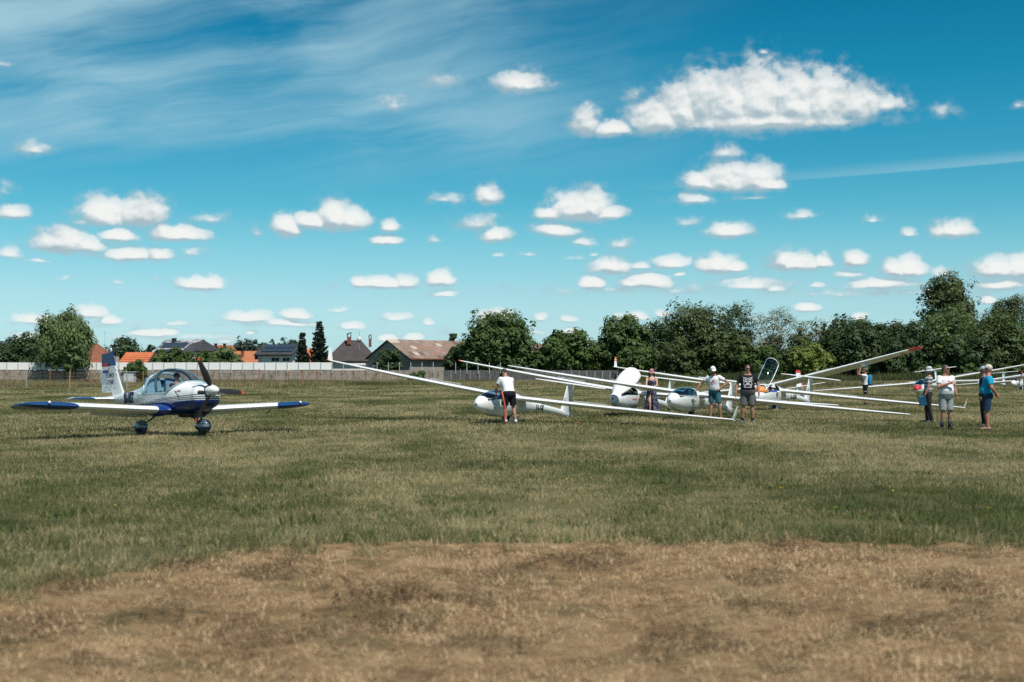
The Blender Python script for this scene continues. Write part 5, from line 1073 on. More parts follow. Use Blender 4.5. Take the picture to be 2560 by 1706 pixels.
EU_ST = [(1.74, 1.17, .76, .24), (1.70, 1.20, .70, .31), (1.5, 1.235, .60, .39), (1.1, 1.30, .53, .475), (.8, 1.41, .50, .54), (.45, 1.58, .49, .57), (.05, 1.67, .49, .575), (-.35, 1.58, .52, .55), (-.75, 1.38, .57, .47), (-1.2, 1.25, .66, .38),
         (-1.8, 1.17, .74, .27), (-2.5, 1.10, .82, .17), (-3.2, 1.06, .88, .09), (-3.65, 1.04, .93, .035)]
def plane_paint():
    m, T, b = new_mat('white_blue_striped_paint'); co = T.node('ShaderNodeTexCoord').outputs['Object']; s = T.node('ShaderNodeSeparateXYZ'); T.l.new(co, s.inputs[0])
    x, z = s.outputs[0], s.outputs[2]; zl = T.m('MULTIPLY_ADD', x, .018, .81); d = T.m('SUBTRACT', z, zl)          # height over the edge of the blue belly
    wgt = T.m('MAXIMUM', T.m('MULTIPLY_ADD', x, .0155, .022), .003); blue = T.m('LESS_THAN', d, 0.0); lines = None
    for k in (.75, 1.75, 2.75):
        ln = T.m('LESS_THAN', T.m('ABSOLUTE', T.m('SUBTRACT', d, T.m('MULTIPLY', wgt, k))), T.m('MULTIPLY', wgt, .25)); ln = T.m('MULTIPLY', ln, T.m('GREATER_THAN', x, {.75: -1.1, 1.75: -.5, 2.75: .1}[k])); lines = ln if lines is None else T.m('MAXIMUM', lines, ln)
    n = T.noise(co, 3, 3, .5); base = T.ramp(n, [(.3, (.78, .79, .79)), (.7, (.82, .82, .81))])
    c = T.mix(lines, base, (.025, .04, .075)); c = T.mix(blue, c, (.014, .045, .20)); T.l.new(c, b.inputs['Base Color'])
    b.inputs['Roughness'].default_value = .25; b.inputs['Coat Weight'].default_value = .5; b.inputs['Coat Roughness'].default_value = .05; return m
def build_plane():
    t = empty('propeller_plane', 'small white and blue low wing propeller plane with a bubble canopy standing at left', 'plane', (-8.413, 35.307, 0.001))
    yaw, pitch, roll = R(-47.02), R(2.2), R(-.8); cy, sy, cp, sp, cr, sr = math.cos(yaw), math.sin(yaw), math.cos(pitch), math.sin(pitch), math.cos(roll), math.sin(roll)
    M = Matrix(((cy, -sy, 0), (sy, cy, 0), (0, 0, 1))) @ Matrix(((cp, 0, -sp), (0, 1, 0), (sp, 0, cp))) @ Matrix(((1, 0, 0), (0, cr, -sr), (0, sr, cr))); t.matrix_world = Matrix.Translation((-8.413, 35.307, .001)) @ M.to_4x4()
    W = M_WHITE(); B = mat('blue_paint', (.005, .050, .165), .4, .05, coat=.15); paint = plane_paint(); full = loft(EU_ST, 90, 40, 2.5).mesh('fuselage')
    sill = 1.03; pf = (Vector((1.10, 0, 1.31)), Vector((.52, 0, -.85)).normalized()); pr = (Vector((-.52, 0, 1.02)), Vector((-.93, 0, -.36)).normalized())
    ins = lambda c: c.z > sill and (c - pf[0]).dot(pf[1]) < 0 and (c - pr[0]).dot(pr[1]) < 0
    rest, can = bisect_split(full, [(Vector((0, 0, sill)), Vector((0, 0, 1))), pf, pr], ins); add_shell('fuselage', rest, paint, t, True, 40)
    G = glass_mat('plane_perspex', (.86, .94, .96), .9); co = add_shell('canopy', can, G, t); fr = mat('sky_tinted_frame', (.30, .42, .47), .3, .05)  # teal of the sky reflected along the perspex edge put into the frame colour
    rim_tube(can, .028).build('canopy_frame', fr, co, True)
    def hoop(x, k, r, m, name, lift=0.0, a0=0.0, a1=math.pi):
        S = hermite([q[0] for q in EU_ST[::-1]], [q[1:] for q in EU_ST[::-1]], 400); q = min(S, key=lambda q: abs(q[0] - x)); zc, hz, hw = (q[1] + q[2]) / 2, (q[1] - q[2]) / 2, q[3]; pts = []
        for a in np.linspace(a0, a1, 24):
            c_, s_ = math.cos(a), math.sin(a); p = Vector((x + lift * abs(s_), k * hw * math.copysign(abs(c_) ** .8, c_), zc + k * hz * abs(s_) ** .8))
            if p.z > .9: pts.append(p)
        MB().tube(pts, r, 7).build(name, m, co, True)
    hoop(.18, .95, .032, M_DARK(), 'roll_bar', -.25); hoop(-.40, 1.0, .03, fr, 'rear_arch')
    # cabin
    dk = mat('cabin_grey', (.20, .24, .27), .8, .1); cab = MB(); cab.box((.1, 0, .78), (1.4, .86, .36)); cab.build('cabin_floor', dk, t)
    for y in (-.27, .27):
        sb = MB(); sb.box((0, 0, .22), (.10, .44, .50), top=.85); o = sb.build('seat', mat('seat_blue', (.16, .26, .34), .9, .1), t); o.location = (-.42, y, .98); o.rotation_euler = (0, -.25, 0)
    MB().box((.86, 0, 1.10), (.06, .84, .26), top=.85).build('instrument_panel', M_DARK(), t); MB().box((-.60, 0, 1.10), (.05, .8, .40), top=.8).build('rear_bulkhead', mat('bulkhead_blue', (.25, .36, .42), .8, .05), t)
    # wings
    dt = .0442
    for s_ in (1, -1):
        sec = lambda y: (s_ * y, np.interp(y, [0, 1.9, 3.55, 3.86, 3.96], [.62, .57, .52, .40, .12]), .60 + dt * y + (.06 if y > 4 else 0) * 0, np.interp(y, [0, 1.9, 3.55, 3.86, 3.96], [1.25, 1.22, 1.15, .95, .55]), np.interp(y, [0, 3.55, 3.96], [.16, .15, .09]))
        w = MB(); i_ = wing_mesh([sec(q) for q in (.45, 1.0, 1.9, 2.0)], 0, .76, inc=.09); o_ = wing_mesh([sec(q) for q in (2.0, 2.6, 3.0)], 0, .76, inc=.09)
        for q in (i_, o_): w.add(q.v, q.f)
        tp = wing_mesh([sec(q) for q in (3.0, 3.4, 3.65, 3.82, 3.91, 3.96)], 0, 1.0, inc=.09); w.add(tp.v, tp.f)
        me = w.mesh('wing'); bm = bmesh.new(); bm.from_mesh(me); pn = Vector((.62, s_ * .78, 0)); pc = Vector((.55, s_ * 2.72, .7))
        bmesh.ops.bisect_plane(bm, geom=bm.verts[:] + bm.edges[:] + bm.faces[:], plane_co=pc, plane_no=pn, dist=1e-5)
        for f in bm.faces:
            if (f.calc_center_median() - pc).dot(pn) > 0: f.material_index = 1
        bm.to_mesh(me); bm.free(); wo = add_shell('wing', me, [W, B], t)
        add_shell('flap', wing_mesh([sec(q) for q in (.5, 1.2, 1.98)], .768, 1.0, inc=.13), W, wo); add_shell('aileron', wing_mesh([sec(q) for q in (2.02, 2.5, 2.98)], .768, 1.0, inc=.09), W, wo)
        fl = MB(); fl.ball((.25, s_ * .55, .62), (.62, .20, .15), 10); add_shell('wing_root_fairing', fl, paint, t)
        MB().ball((.52, s_ * 3.45, .60 + dt * 3.45 + .06), .035, 8).build('landing_light', mat('lamp_glass', (.8, .8, .8), .1, .02), wo, True)
        MB().ball((.12, s_ * 3.90, .60 + dt * 3.9 + .02), (.06, .03, .025), 8).build('position_light', mat('green_lens', (.02, .45, .12), .15, .02) if s_ < 0 else M_RED(), wo, True)
        hk = MB(); hk.tube([(.15, s_ * 2.75, .66), (.12, s_ * 2.75, .58), (.02, s_ * 2.75, .56)], .012, 6); hk.build('tie_down_hook', M_DARK(), wo)
        # main gear: sprung leg, wheel in a spat
        lg = MB(); lg.tube([(.05, s_ * .40, .56), (.03, s_ * .62, .40), (0, s_ * .88, .22)], [.055, .045, .035], 8, flat=.45); lg.build('gear_leg', mat('grey_leg', (.16, .18, .19), .4, .06), t, True)
        spat(t, 0, s_ * .88, .25, paint_spat(), .9)
    lg = MB(); lg.tube([(1.30, 0, .60), (1.36, 0, .42), (1.38, 0, .26)], .032, 8); lg.build('nose_gear_leg', mat('grey_leg', (.16, .18, .19), .4, .06), t, True); spat(t, 1.38, 0, .25, paint_spat(), .86)
    MB().tube([(1.45, -.18, .60), (1.40, -.19, .42)], .035, 8).build('exhaust', M_DARK(), t); MB().box((.95, 0, .485), (.45, .4, .10), top=1.3).build('belly_scoop', M_DARK(), t)
    # cowling front: air intakes
    for s_ in (1, -1): MB().ball((1.70, s_ * .20, 1.02), (.06, .11, .065), 8).build('cowl_intake', M_BLACK(), t, True)
    MB().ball((1.69, 0, .74), (.06, .18, .055), 8).build('oil_cooler_intake', M_BLACK(), t, True)
    # propeller
    hub = Vector((1.88, 0, 1.06)); sp_ = MB(); sp_.rings([[hub + Vector((x, .138 * k * math.cos(a), .138 * k * math.sin(a))) for a in np.linspace(0, 2 * math.pi, 24, endpoint=False)] for x, k in ((-.12, 1.0), (-.06, 1.02), (.04, .93), (.13, .74), (.20, .45), (.235, .05))]); so = add_shell('spinner', sp_, W, t)
    bp = MB(); bp.tube([hub + Vector((-.155, 0, 0)), hub + Vector((-.118, 0, 0))], .15, 24); bp.build('spinner_plate', mat('dark_blue_plate', (.012, .02, .06), .4, .05), t)
    blade_m = mat('black_blade', (.022, .022, .024), .35, .1); pr_ = empty_part('propeller', t); pr_.location = hub
    for ang in (-27, 93, 213):
        b = MB(); rings = []; st = [(.10, .055, .045, 60), (.18, .085, .035, 48), (.32, .125, .024, 34), (.52, .115, .016, 24), (.72, .085, .011, 18), (.80, .062, .009, 17), (.86, .03, .006, 16)]
        def ring(r_, ch, th, tw):
            ch *= 1.28
            return [Vector((math.sin(R(tw)) * u * ch + math.cos(R(tw)) * v * th, math.cos(R(tw)) * u * ch - math.sin(R(tw)) * v * th, r_)) for u, v in ((-.5, 0), (-.25, .45), (.1, .5), (.5, 0), (.1, -.3), (-.25, -.3))]
        b.rings([ring(*q) for q in st[:6]]); o = add_shell('propeller_blade', b, blade_m, pr_); o.rotation_euler = (R(-ang), 0, 0)
        k = MB(); k.rings([ring(*q) for q in ((.803, .0625, .010, 17), (.835, .048, .009, 16.5), (.862, .028, .007, 16))]); add_shell('blade_tip', k, mat('orange_red_tip', (.75, .05, .02), .4, .05), o)
    # tail
    fin_s = [(1.00, -2.38, 0, 1.34, .07), (1.25, -2.58, 0, 1.16, .08), (1.7, -2.86, 0, .89, .09), (2.22, -3.14, 0, .61, .09)]
    def fin_part(name, c0, c1, zs, mt, par=None):
        ss = [(z_, np.interp(z_, [q[0] for q in fin_s], [q[1] for q in fin_s]), 0, np.interp(z_, [q[0] for q in fin_s], [q[3] for q in fin_s]), .09) for z_ in zs]; return add_shell(name, wing_mesh(ss, c0, c1, True), mt, par or t)
    fo = fin_part('fin', 0, .52, (1.0, 1.25, 1.6, 1.86), W); fin_part('fin_top', 0, .52, (1.863, 2.05, 2.22), B, fo)
    ro = fin_part('rudder', .53, 1.0, (1.16, 1.3, 1.6, 1.86), W); fin_part('rudder_top', .53, 1.0, (1.863, 2.05, 2.20), B, ro); MB().box((-3.74, 0, 1.62), (.10, .02, .34)).build('trim_tab', W, ro)
    MB().ball((-3.22, 0, 2.28), (.04, .03, .06), 8).build('beacon', mat('beacon_lens', (.6, .62, .62), .2, .02), fo, True)
    hs2 = 1.22; st = [(0, -2.80, .98, .82, .08), (.9, -2.86, .98, .74, .08), (1.12, -2.92, .98, .62, .08), (hs2, -3.06, .98, .38, .06)]; fs = [(-y, a, z_, c, d) for y, a, z_, c, d in st[:0:-1]] + st
    me = wing_mesh(fs, 0, .55).mesh('stabiliser'); bm = bmesh.new(); bm.from_mesh(me)
    for s_ in (1, -1):
        pc, pn = Vector((-2.8, s_ * .62, 1)), Vector((.35, s_ * .94, 0)); bmesh.ops.bisect_plane(bm, geom=bm.verts[:] + bm.edges[:] + bm.faces[:], plane_co=pc, plane_no=pn, dist=1e-5)
        for f in bm.faces:
            if (f.calc_center_median() - pc).dot(pn) > 0 and f.calc_center_median().x > -3.05: f.material_index = 1
    bm.to_mesh(me); bm.free(); so = add_shell('stabiliser', me, [W, B], t); add_shell('elevator', wing_mesh(fs, .56, 1.0), W, so)
    an = MB(); an.tube([(-.95, -.62, .62), (-.6, -.95, .42), (.0, -.98, .18)], .008, 5); an.build('cable', M_DARK(), t)
    # lettering
    dkb = mat('navy_lettering', (.02, .03, .07), .5, .05)
    for sgn, SD in ((-1, SIDE_R), (1, SIDE_L)):
        o = text_obj('lettering', '9A-UGT', .40, dkb, t, frame((-1.70, sgn * .290, .965), (-sgn * .987, -.16, 0), (0, 0, 1)) @ Matrix.Diagonal((.52, 1, 1, 1)), .012, bold=.006)
        y = lambda z_: .045
        text_obj('lettering', 'EURO', .165, dkb, t, SD(-3.20, .046, 1.60), .004, shear=.15); text_obj('lettering', 'STAR', .165, dkb, t, SD(-3.20, .046, 1.42), .004, shear=.15)
        for i, (x_, z_) in enumerate([(-2.98, 1.80), (-2.86, 1.74), (-3.25, 1.78), (-2.80, 1.60), (-3.44, 1.50), (-3.40, 1.30), (-3.22, 1.22), (-2.95, 1.26)]):
            sm = MB(); sm.add([(r_ * math.cos(R(90 + 36 * k)), r_ * math.sin(R(90 + 36 * k)), 0) for k, r_ in enumerate([.035, .014] * 5)], [tuple(range(10))]); o = sm.build('star', dkb, t); o.matrix_local = SD(x_, .0515, z_)
        flag(t, SD(-3.47, .036, 1.80), .30, .26, ('red', 'white', 'blue'))
        text_obj('lettering', 'Eurostar 2002', .075, mat('lettering_grey', (.25, .25, .27), .5), t, SD(1.02, .49, 1.06), .006); MB().ball((0, 0, 0), (.035, .028, .004), 8).build('badge', mat('badge_red', (.25, .05, .06), .5), t).matrix_local = SD(.70, .548, 1.08)
    MB().ball((-.9, -.45, 1.06), (.10, .04, .02), 6).build('step_handle', W, t, True)
    return t
def spat(par, x, y, z, m, k):
    s_ = MB(); st = [(-.36, .0, .03, .02), (-.30, 0, .07, .05), (-.12, 0, .145, .085), (.05, 0, .17, .10), (.20, 0, .15, .095), (.29, 0, .09, .06), (.32, 0, .02, .015)]
    s_.rings([[Vector((x + a * k, y + hw * math.cos(q) * k * 1.15, z - .02 + hz * math.sin(q) * k * 1.1)) for q in np.linspace(0, 2 * math.pi, 22, endpoint=False)] for a, _, hz, hw in st]); o = add_shell('wheel_spat', s_, m, par)
    w = MB(); w.rings([[Vector((x + .02 + .155 * q * math.cos(a), y + y_, .155 + .155 * q * math.sin(a))) for a in np.linspace(0, 2 * math.pi, 20, endpoint=False)] for y_, q in ((-.05, .75), (-.04, .95), (0, 1), (.04, .95), (.05, .75))]); add_shell('wheel', w, M_BLACK(), o)
def paint_spat():
    if 'spat' in MATS: return MATS['spat']
    m, T, b = new_mat('striped_spat_paint'); s = T.node('ShaderNodeSeparateXYZ'); T.l.new(T.node('ShaderNodeTexCoord').outputs['Object'], s.inputs[0]); z = s.outputs[2]
    ln = T.m('MULTIPLY', T.m('LESS_THAN', T.m('FRACT', T.m('MULTIPLY', T.m('SUBTRACT', z, .215), 22.0)), .55), T.m('MULTIPLY', T.m('GREATER_THAN', z, .215), T.m('LESS_THAN', z, .345)))
    c = T.mix(T.m('LESS_THAN', z, .215), (.17, .23, .27), (.015, .035, .10)); c = T.mix(ln, c, (.02, .03, .055)); c = T.mix(T.m('MULTIPLY', T.m('LESS_THAN', T.m('ABSOLUTE', T.m('SUBTRACT', z, .219)), .006), 1.0), c, (.5, .55, .58))
    T.l.new(c, b.inputs['Base Color']); b.inputs['Roughness'].default_value = .3; b.inputs['Coat Weight'].default_value = .4; MATS['spat'] = m; return m
PLANE = build_plane()
# ------------------------------------------------------------------ people
# local frame of a person: facing +y, right hand at +x, feet at z = 0, height about 1.78 m
def ring_loft(m, rings, n=18):
    """rings: (centre, right vector, forward vector, half width, half depth)"""
    R_ = []
    for c, rx, fy, a, b in rings:
        ring = []
        for k in range(n):
            q = 2 * math.pi * k / n; cc, ss = math.cos(q), math.sin(q); e = .86
            ring.append(Vector(c) + rx * (a * math.copysign(abs(cc) ** e, cc)) + fy * (b * math.copysign(abs(ss) ** e, ss)))
        R_.append(ring)
    m.rings(R_)
def limb(m, pts, rs, n=12):
    """tapered limb with rounded ends"""
    pts = [Vector(p) for p in pts]
    for a, b, ra, rb in zip(pts, pts[1:], rs, rs[1:]): m.tube([a, b], [ra, rb], n)
    for p, r in zip(pts, rs): m.ball(p, r, 6)
def fuse(m, name, voxel, smooth, mt, par, cuts=()):
    """melt overlapping closed shapes into one continuous surface"""
    o = bpy.data.objects.new('tmp', flip_ok(m.mesh('tmp'))); COL.objects.link(o)
    rm = o.modifiers.new('r', 'REMESH'); rm.mode = 'VOXEL'; rm.voxel_size = voxel; rm.use_smooth_shade = True
    sm = o.modifiers.new('s', 'SMOOTH'); sm.iterations = smooth; sm.factor = .5
    me = bpy.data.meshes.new_from_object(o.evaluated_get(bpy.context.evaluated_depsgraph_get())); bpy.data.objects.remove(o)
    if cuts:
        bm = bmesh.new(); bm.from_mesh(me)
        for co, no in cuts: bmesh.ops.bisect_plane(bm, geom=bm.verts[:] + bm.edges[:] + bm.faces[:], plane_co=co, plane_no=no, clear_outer=True)
        bm.to_mesh(me); bm.free()
    me.shade_smooth(); return link(name, me, par, mt)
J0 = dict(pel=(0, 0, .95), shL=(-.18, 0, 1.405), shR=(.18, 0, 1.405), elL=(-.235, -.03, 1.15), elR=(.235, -.03, 1.15), wrL=(-.25, .04, .90), wrR=(.25, .04, .90),
          hipL=(-.095, 0, .93), hipR=(.095, 0, .93), knL=(-.105, .02, .50), knR=(.105, .02, .50), anL=(-.11, -.02, .08), anR=(.11, -.02, .08))
SKIN = {'tan': (.40, .20, .125), 'fair': (.52, .30, .21), 'red': (.42, .17, .11), 'brown': (.30, .145, .09)}
def skin_mat(k):
    nm = 'skin_' + k
    if nm in MATS: return MATS[nm]
    m, T, b = new_mat(nm); co = T.node('ShaderNodeTexCoord').outputs['Object']; n = T.noise(co, 14, 3, .6); c = SKIN[k]
    T.l.new(T.ramp(n, [(.3, tuple(q * .86 for q in c)), (.7, tuple(q * 1.08 for q in c))]), b.inputs['Base Color']); b.inputs['Roughness'].default_value = .5; b.inputs['Subsurface Weight'].default_value = .08; b.inputs['Subsurface Radius'].default_value = (.02, .008, .004)
    MATS[nm] = m; return m
def person(label, X, Y, face, scale=1.0, J=None, lean=0, twist=0, skin='tan', belly=.0, build=1.0, shirt=None, sleeve=.55, shorts=None, leg=.75, socks=None, shoes=None, hair=('short', (.03, .022, .016)), cap=None, brim=0, glasses=False, beard=None,
           head_yaw=0, head_pitch=0, hands=('relax', 'relax'), z=0.0, seat=False, hem=.90, print_=None, group='people on the airfield', female=False, parent_extra=None, shirt_tone=None):
    """face: direction the person faces, degrees, 0 = away from the camera (+y), 90 = towards -x"""
    t = empty('person', label, 'person', (X, Y, z), R(face), group); t.scale = (scale,) * 3
    j = {k: Vector(v) for k, v in J0.items()}; given = {k: Vector(v) for k, v in (J or {}).items()}
    LM = Matrix.Translation((0, 0, .95)) @ Matrix.Rotation(R(-lean), 4, 'X') @ Matrix.Rotation(R(twist), 4, 'Z') @ Matrix.Translation((0, 0, -.95))
    up = lambda p: LM @ Vector(p)
    for k in ('shL', 'shR', 'elL', 'elR', 'wrL', 'wrR'): j[k] = up(j[k])
    j.update(given); ax = (LM.to_3x3() @ Vector((0, 0, 1))); rx = LM.to_3x3() @ Vector((1, 0, 0)); fy = LM.to_3x3() @ Vector((0, 1, 0)); RX, FY = Vector((1, 0, 0)), Vector((0, 1, 0))
    bw = build; skm = skin_mat(skin); W = .9 if female else 1.0
    def torso(off, z0, z1):
        st = [(.84, .135, .10, 0), (.92, .165, .118, 0), (1.0, .155, .112, 0), (1.08, .145 * (.92 if female else 1), .105, .0), (1.18, .150 * (.95 if female else 1), .11, .0), (1.28, .165, .118, .005), (1.37, .172, .112, 0), (1.42, .150, .092, -.005), (1.455, .112, .076, -.01), (1.495, .070, .062, -.005), (1.55, .054, .055, .01)]
        out = []
        for z_, a, b, f in st:
            if z_ < z0 - 1e-6 or z_ > z1 + 1e-6: continue
            bl = belly * math.exp(-((z_ - 1.08) / .13) ** 2); k = 0 if z_ < .95 else min(1, (z_ - .95) / .12)
            c = Vector((0, 0, z_)) if z_ < .95 else up((0, 0, z_)); r_, f_ = RX.lerp(rx, k), FY.lerp(fy, k)
            out.append((c + f_ * (f + bl * .62), r_, f_, a * bw * W + off + bl * .25, b * (1 + (bw - 1) * .7) + off + bl * .62))
        return out
    # ---- body
    m = MB(); ring_loft(m, torso(0, .84, 1.55))
    hc = up((0, .015, 1.645)); HM = LM.to_3x3() @ Matrix.Rotation(R(head_yaw), 3, 'Z') @ Matrix.Rotation(R(head_pitch), 3, 'X'); H = lambda x, y, z_: hc + HM @ Vector((x, y, z_))
    m.tube([up((0, -.005, 1.50)), H(0, -.02, -.05)], [.056, .052], 12)
    m.ball(H(0, -.012, .025), (.076, .094, .098), 10, M=HM); m.ball(H(0, .022, -.052), (.058, .066, .062), 9, M=HM); m.ball(H(0, .070, -.088), (.028, .022, .020), 7, M=HM)
    m.add([H(-.012, .088, .022), H(.012, .088, .022), H(.019, .090, -.026), H(-.019, .090, -.026), H(0, .120, -.020)], [(0, 1, 4), (1, 2, 4), (2, 3, 4), (3, 0, 4), (3, 2, 1, 0)])
    for s_ in (-1, 1): m.ball(H(s_ * .078, -.008, .0), (.012, .022, .034), 6, M=HM); m.ball(H(s_ * .035, .078, .040), (.022, .014, .010), 6, M=HM)
    for S in 'LR':
        sh, el, wr = j['sh' + S], j['el' + S], j['wr' + S]; k = bw if not female else .84
        limb(m, [sh, sh.lerp(el, .5), el, el.lerp(wr, .35), wr], [.060 * k, .050 * k, .040 * k, .041 * k, .028 * k])
        d = (wr - el).normalized(); out = Vector((1 if S == 'R' else -1, 0, 0)); pn = (out - d * out.dot(d)).normalized(); fwd = pn.cross(d) * (1 if S == 'R' else -1); fwd = fwd if fwd.y > -.2 else -fwd
        if given.get('pn' + S) is not None: pn = given['pn' + S].normalized(); fwd = d.cross(pn).normalized()
        pc = wr + d * .052; m.tube([wr, pc + d * .03], [.027, .037], 10, flat=.55); m.ball(pc + d * .005, .026, 6)
        mode = hands[0 if S == 'L' else 1]; curl = {'relax': .5, 'grip': 1.25, 'flat': .06}[mode]
        for fi, (off_, ln) in enumerate(((.026, .072), (.009, .080), (-.009, .075), (-.026, .060))):
            b0 = pc + d * .034 + fwd * off_; p1 = b0 + (d * math.cos(curl * .5) - pn * math.sin(curl * .5)) * ln * .5; p2 = p1 + (d * math.cos(curl * 1.5) - pn * math.sin(curl * 1.5)) * ln * .5; limb(m, [b0 - d * .02, b0, p1, p2], [.010, .0105, .0095, .0085], 7)
        th = pc + fwd * .028 - d * .012; limb(m, [th - fwd * .016, th + fwd * .020 + d * .022 - pn * .012, th + fwd * .022 + d * .052 - pn * .026 * (1 + curl * .5)], [.013, .0115, .009], 7)
        hp, kn, an = j['hip' + S], j['kn' + S], j['an' + S]; kl = (1 + (bw - 1) * .5) * (.93 if female else 1)
        limb(m, [hp, hp.lerp(kn, .5), kn, kn.lerp(an, .3), kn.lerp(an, .7), an], [.088 * kl, .072 * kl, .054 * kl, .056 * kl, .040 * kl, .034 * kl])
        fd = given.get('toe' + S); tip = an + (fd if fd is not None else Vector((.03 if S == 'R' else -.03, .17, -.045))); limb(m, [an + Vector((0, -.035, -.045)), an.lerp(tip, .45) + Vector((0, 0, -.018)), tip], [.036, .040, .028])
    fuse(m, 'body', .0095, 2, skm, t)
    # ---- clothes
    if shirt:
        m = MB(); rr = torso(.016, hem - .001, 1.475)
        if rr[0][0].z > hem + .03 and hem < .92: rr = torso(.016, .92, 1.475)
        m.v, m.f = [], []; ring_loft(m, rr)
        for S in 'LR':
            sh, el = j['sh' + S], j['el' + S]; k = bw if not female else .84; e = sh.lerp(el, sleeve); m.ball(sh + Vector((0, 0, .002)), .071 * k, 8); m.tube([sh.lerp(el, .02), e], [.072 * k, .066 * k], 12)
        o = fuse(m, 'shirt', .011, 3, shirt, t)
        if print_: print_(o, up, fy, rx, belly)
    if shorts:
        m = MB(); ring_loft(m, torso(.022, .84, 1.0))
        for S in 'LR':
            hp, kn, an = j['hip' + S], j['kn' + S], j['an' + S]; kl = 1 + (bw - 1) * .5
            if leg <= 1: m.tube([hp + Vector((0, 0, .02)), hp.lerp(kn, .5), hp.lerp(kn, leg)], [.106 * kl, .100 * kl, .096 * kl], 14)
            else: m.tube([hp, hp.lerp(kn, .6), kn, an + Vector((0, 0, .01))], [.104 * kl, .088 * kl, .072 * kl, .062 * kl], 14)
        fuse(m, 'shorts' if leg <= 1 else 'trousers', .011, 2, shorts, t)
    for S in 'LR':
        kn, an = j['kn' + S], j['an' + S]
        if socks: MB().tube([an + Vector((0, 0, -.01)), an.lerp(kn, .36 if socks[1] else .18)], [.041, .050], 12).build('sock', socks[0], t, True)
        if shoes:
            fd = given.get('toe' + S); tip = an + (fd if fd is not None else Vector((.03 if S == 'R' else -.03, .17, -.045))); m = MB(); limb(m, [an + Vector((0, -.035, -.038)), an.lerp(tip, .5) + Vector((0, 0, -.016)), tip + Vector((0, .015, 0))], [.046, .046, .036]); fuse(m, 'shoe', .011, 1, shoes, t)
    # ---- head
    eye = mat('eye_dark', (.02, .015, .012), .2, .05)
    if hair and hair[0] != 'none':
        hm = mat('hair_%02d%02d' % (int(hair[1][0] * 99), int(hair[1][2] * 99)), hair[1], .65, .3, 40, bump=.5); m = MB(); m.ball(H(0, -.020, .034), (.084, .098, .100), 10, M=HM)
        ht = {'short': (H(0, .02, .045), HM @ Vector((0, .75, -.66))), 'thin': (H(0, .0, .03), HM @ Vector((0, .9, -.45))), 'long': (H(0, .045, .04), HM @ Vector((0, .85, -.5)))}[hair[0]]
        if hair[0] == 'long':
            for s_ in (-1, 1): limb(m, [H(s_ * .060, -.035, .05), H(s_ * .078, -.01, -.06), H(s_ * .088, .015, -.18), H(s_ * .085, .03, -.30)], [.036, .042, .038, .018], 8)
            limb(m, [H(0, -.07, .02), H(0, -.085, -.10), H(0, -.08, -.24)], [.06, .062, .035], 8); fuse(m, 'hair', .012, 2, hm, t)
        else: fuse(m, 'hair', .011, 2, hm, t, [ht])
    if beard: m = MB(); m.ball(H(0, .040, -.078), (.060, .058, .052), 8, M=HM); fuse(m, 'beard', .011, 2, mat('beard_dark', beard, .8, .3, 40), t)
    for s_ in (-1, 1): MB().ball(H(s_ * .032, .084, .020), (.011, .007, .007), 5, M=HM).build('eye', eye, t, True)
    MB().ball(H(0, .088, -.050), (.022, .006, .005), 5, M=HM).build('mouth', mat('lips', (.30, .10, .08), .5), t, True)
    if glasses:
        g = MB()
        for s_ in (-1, 1): g.ball(H(s_ * .035, .094, .020), (.030, .010, .019), 7, M=HM); g.tube([H(s_ * .062, .085, .022), H(s_ * .083, .0, .022)], .004, 5)
        g.tube([H(-.02, .098, .024), H(.02, .098, .024)], .004, 5); g.build('sunglasses', mat('black_glasses', (.008, .008, .01), .12, .05), t, True)
    if cap:
        kind, cm = cap; m = MB(); m.ball(H(0, -.012, .046), (.089, .106, .098), 10, M=HM); cut = [(H(0, 0, .048), HM @ Vector((0, .10, -1)))]; o = fuse(m, 'cap' if kind == 'cap' else 'hat', .011, 2, cm, t, cut)
        if kind == 'cap':
            b = MB(); sg = -1 if brim else 1
            b.rings([[H(x_, sg * (.075 + q * .085 * math.sqrt(max(0, 1 - (x_ / .078) ** 2))), .052 - q * .016 + dz) for x_, dz in [(-.075 + .15 * i / 8, 0) for i in range(9)] + [(.075 - .15 * i / 8, .008) for i in range(9)]] for q in (0, .5, 1)]); b.build('brim', cm, o, True)
        else:
            b = MB(); rg = []
            for rr_, dz in ((.090, .048), (.112, .026), (.136, -.006), (.138, -.012), (.112, .016), (.088, .040)): rg.append([H(rr_ * .92 * math.cos(a), rr_ * math.sin(a) - .012, dz) for a in np.linspace(0, 2 * math.pi, 28, endpoint=False)])
            b.rings(rg, cap=False); add_shell('brim', b, cm, o); MB().tube([H(0, -.012, .050), H(0, -.012, .066)], .094, 24, cap=False).build('hat_band', mat('band_dark', (.10, .06, .07), .8), o, True)
    t['_j'] = 0; del t['_j']; return t, j, up, H
def patch_print(o, up, fy, rx, belly, blobs, mt):
    """printed shapes lying a few millimetres proud of the shirt front: blobs (x, z, r or points)"""
    dg = o.data; from mathutils.bvhtree import BVHTree
    bv = BVHTree.FromPolygons([v.co for v in dg.vertices], [p.vertices for p in dg.polygons]); m = MB()
    for pts in blobs:
        q = []
        for x, z_ in pts:
            p = up((x, 0, z_)); h = bv.ray_cast(p + fy * .6, -fy)
            if h[0] is not None: q.append(h[0] + fy * .006)
        if len(q) >= 3: m.add(q, [tuple(range(len(q)))])
    if m.f: m.build('print', mt, o)
def disc(x, z_, r, n=9): return [(x + r * math.cos(a), z_ + r * math.sin(a)) for a in np.linspace(0, 2 * math.pi, n, endpoint=False)]
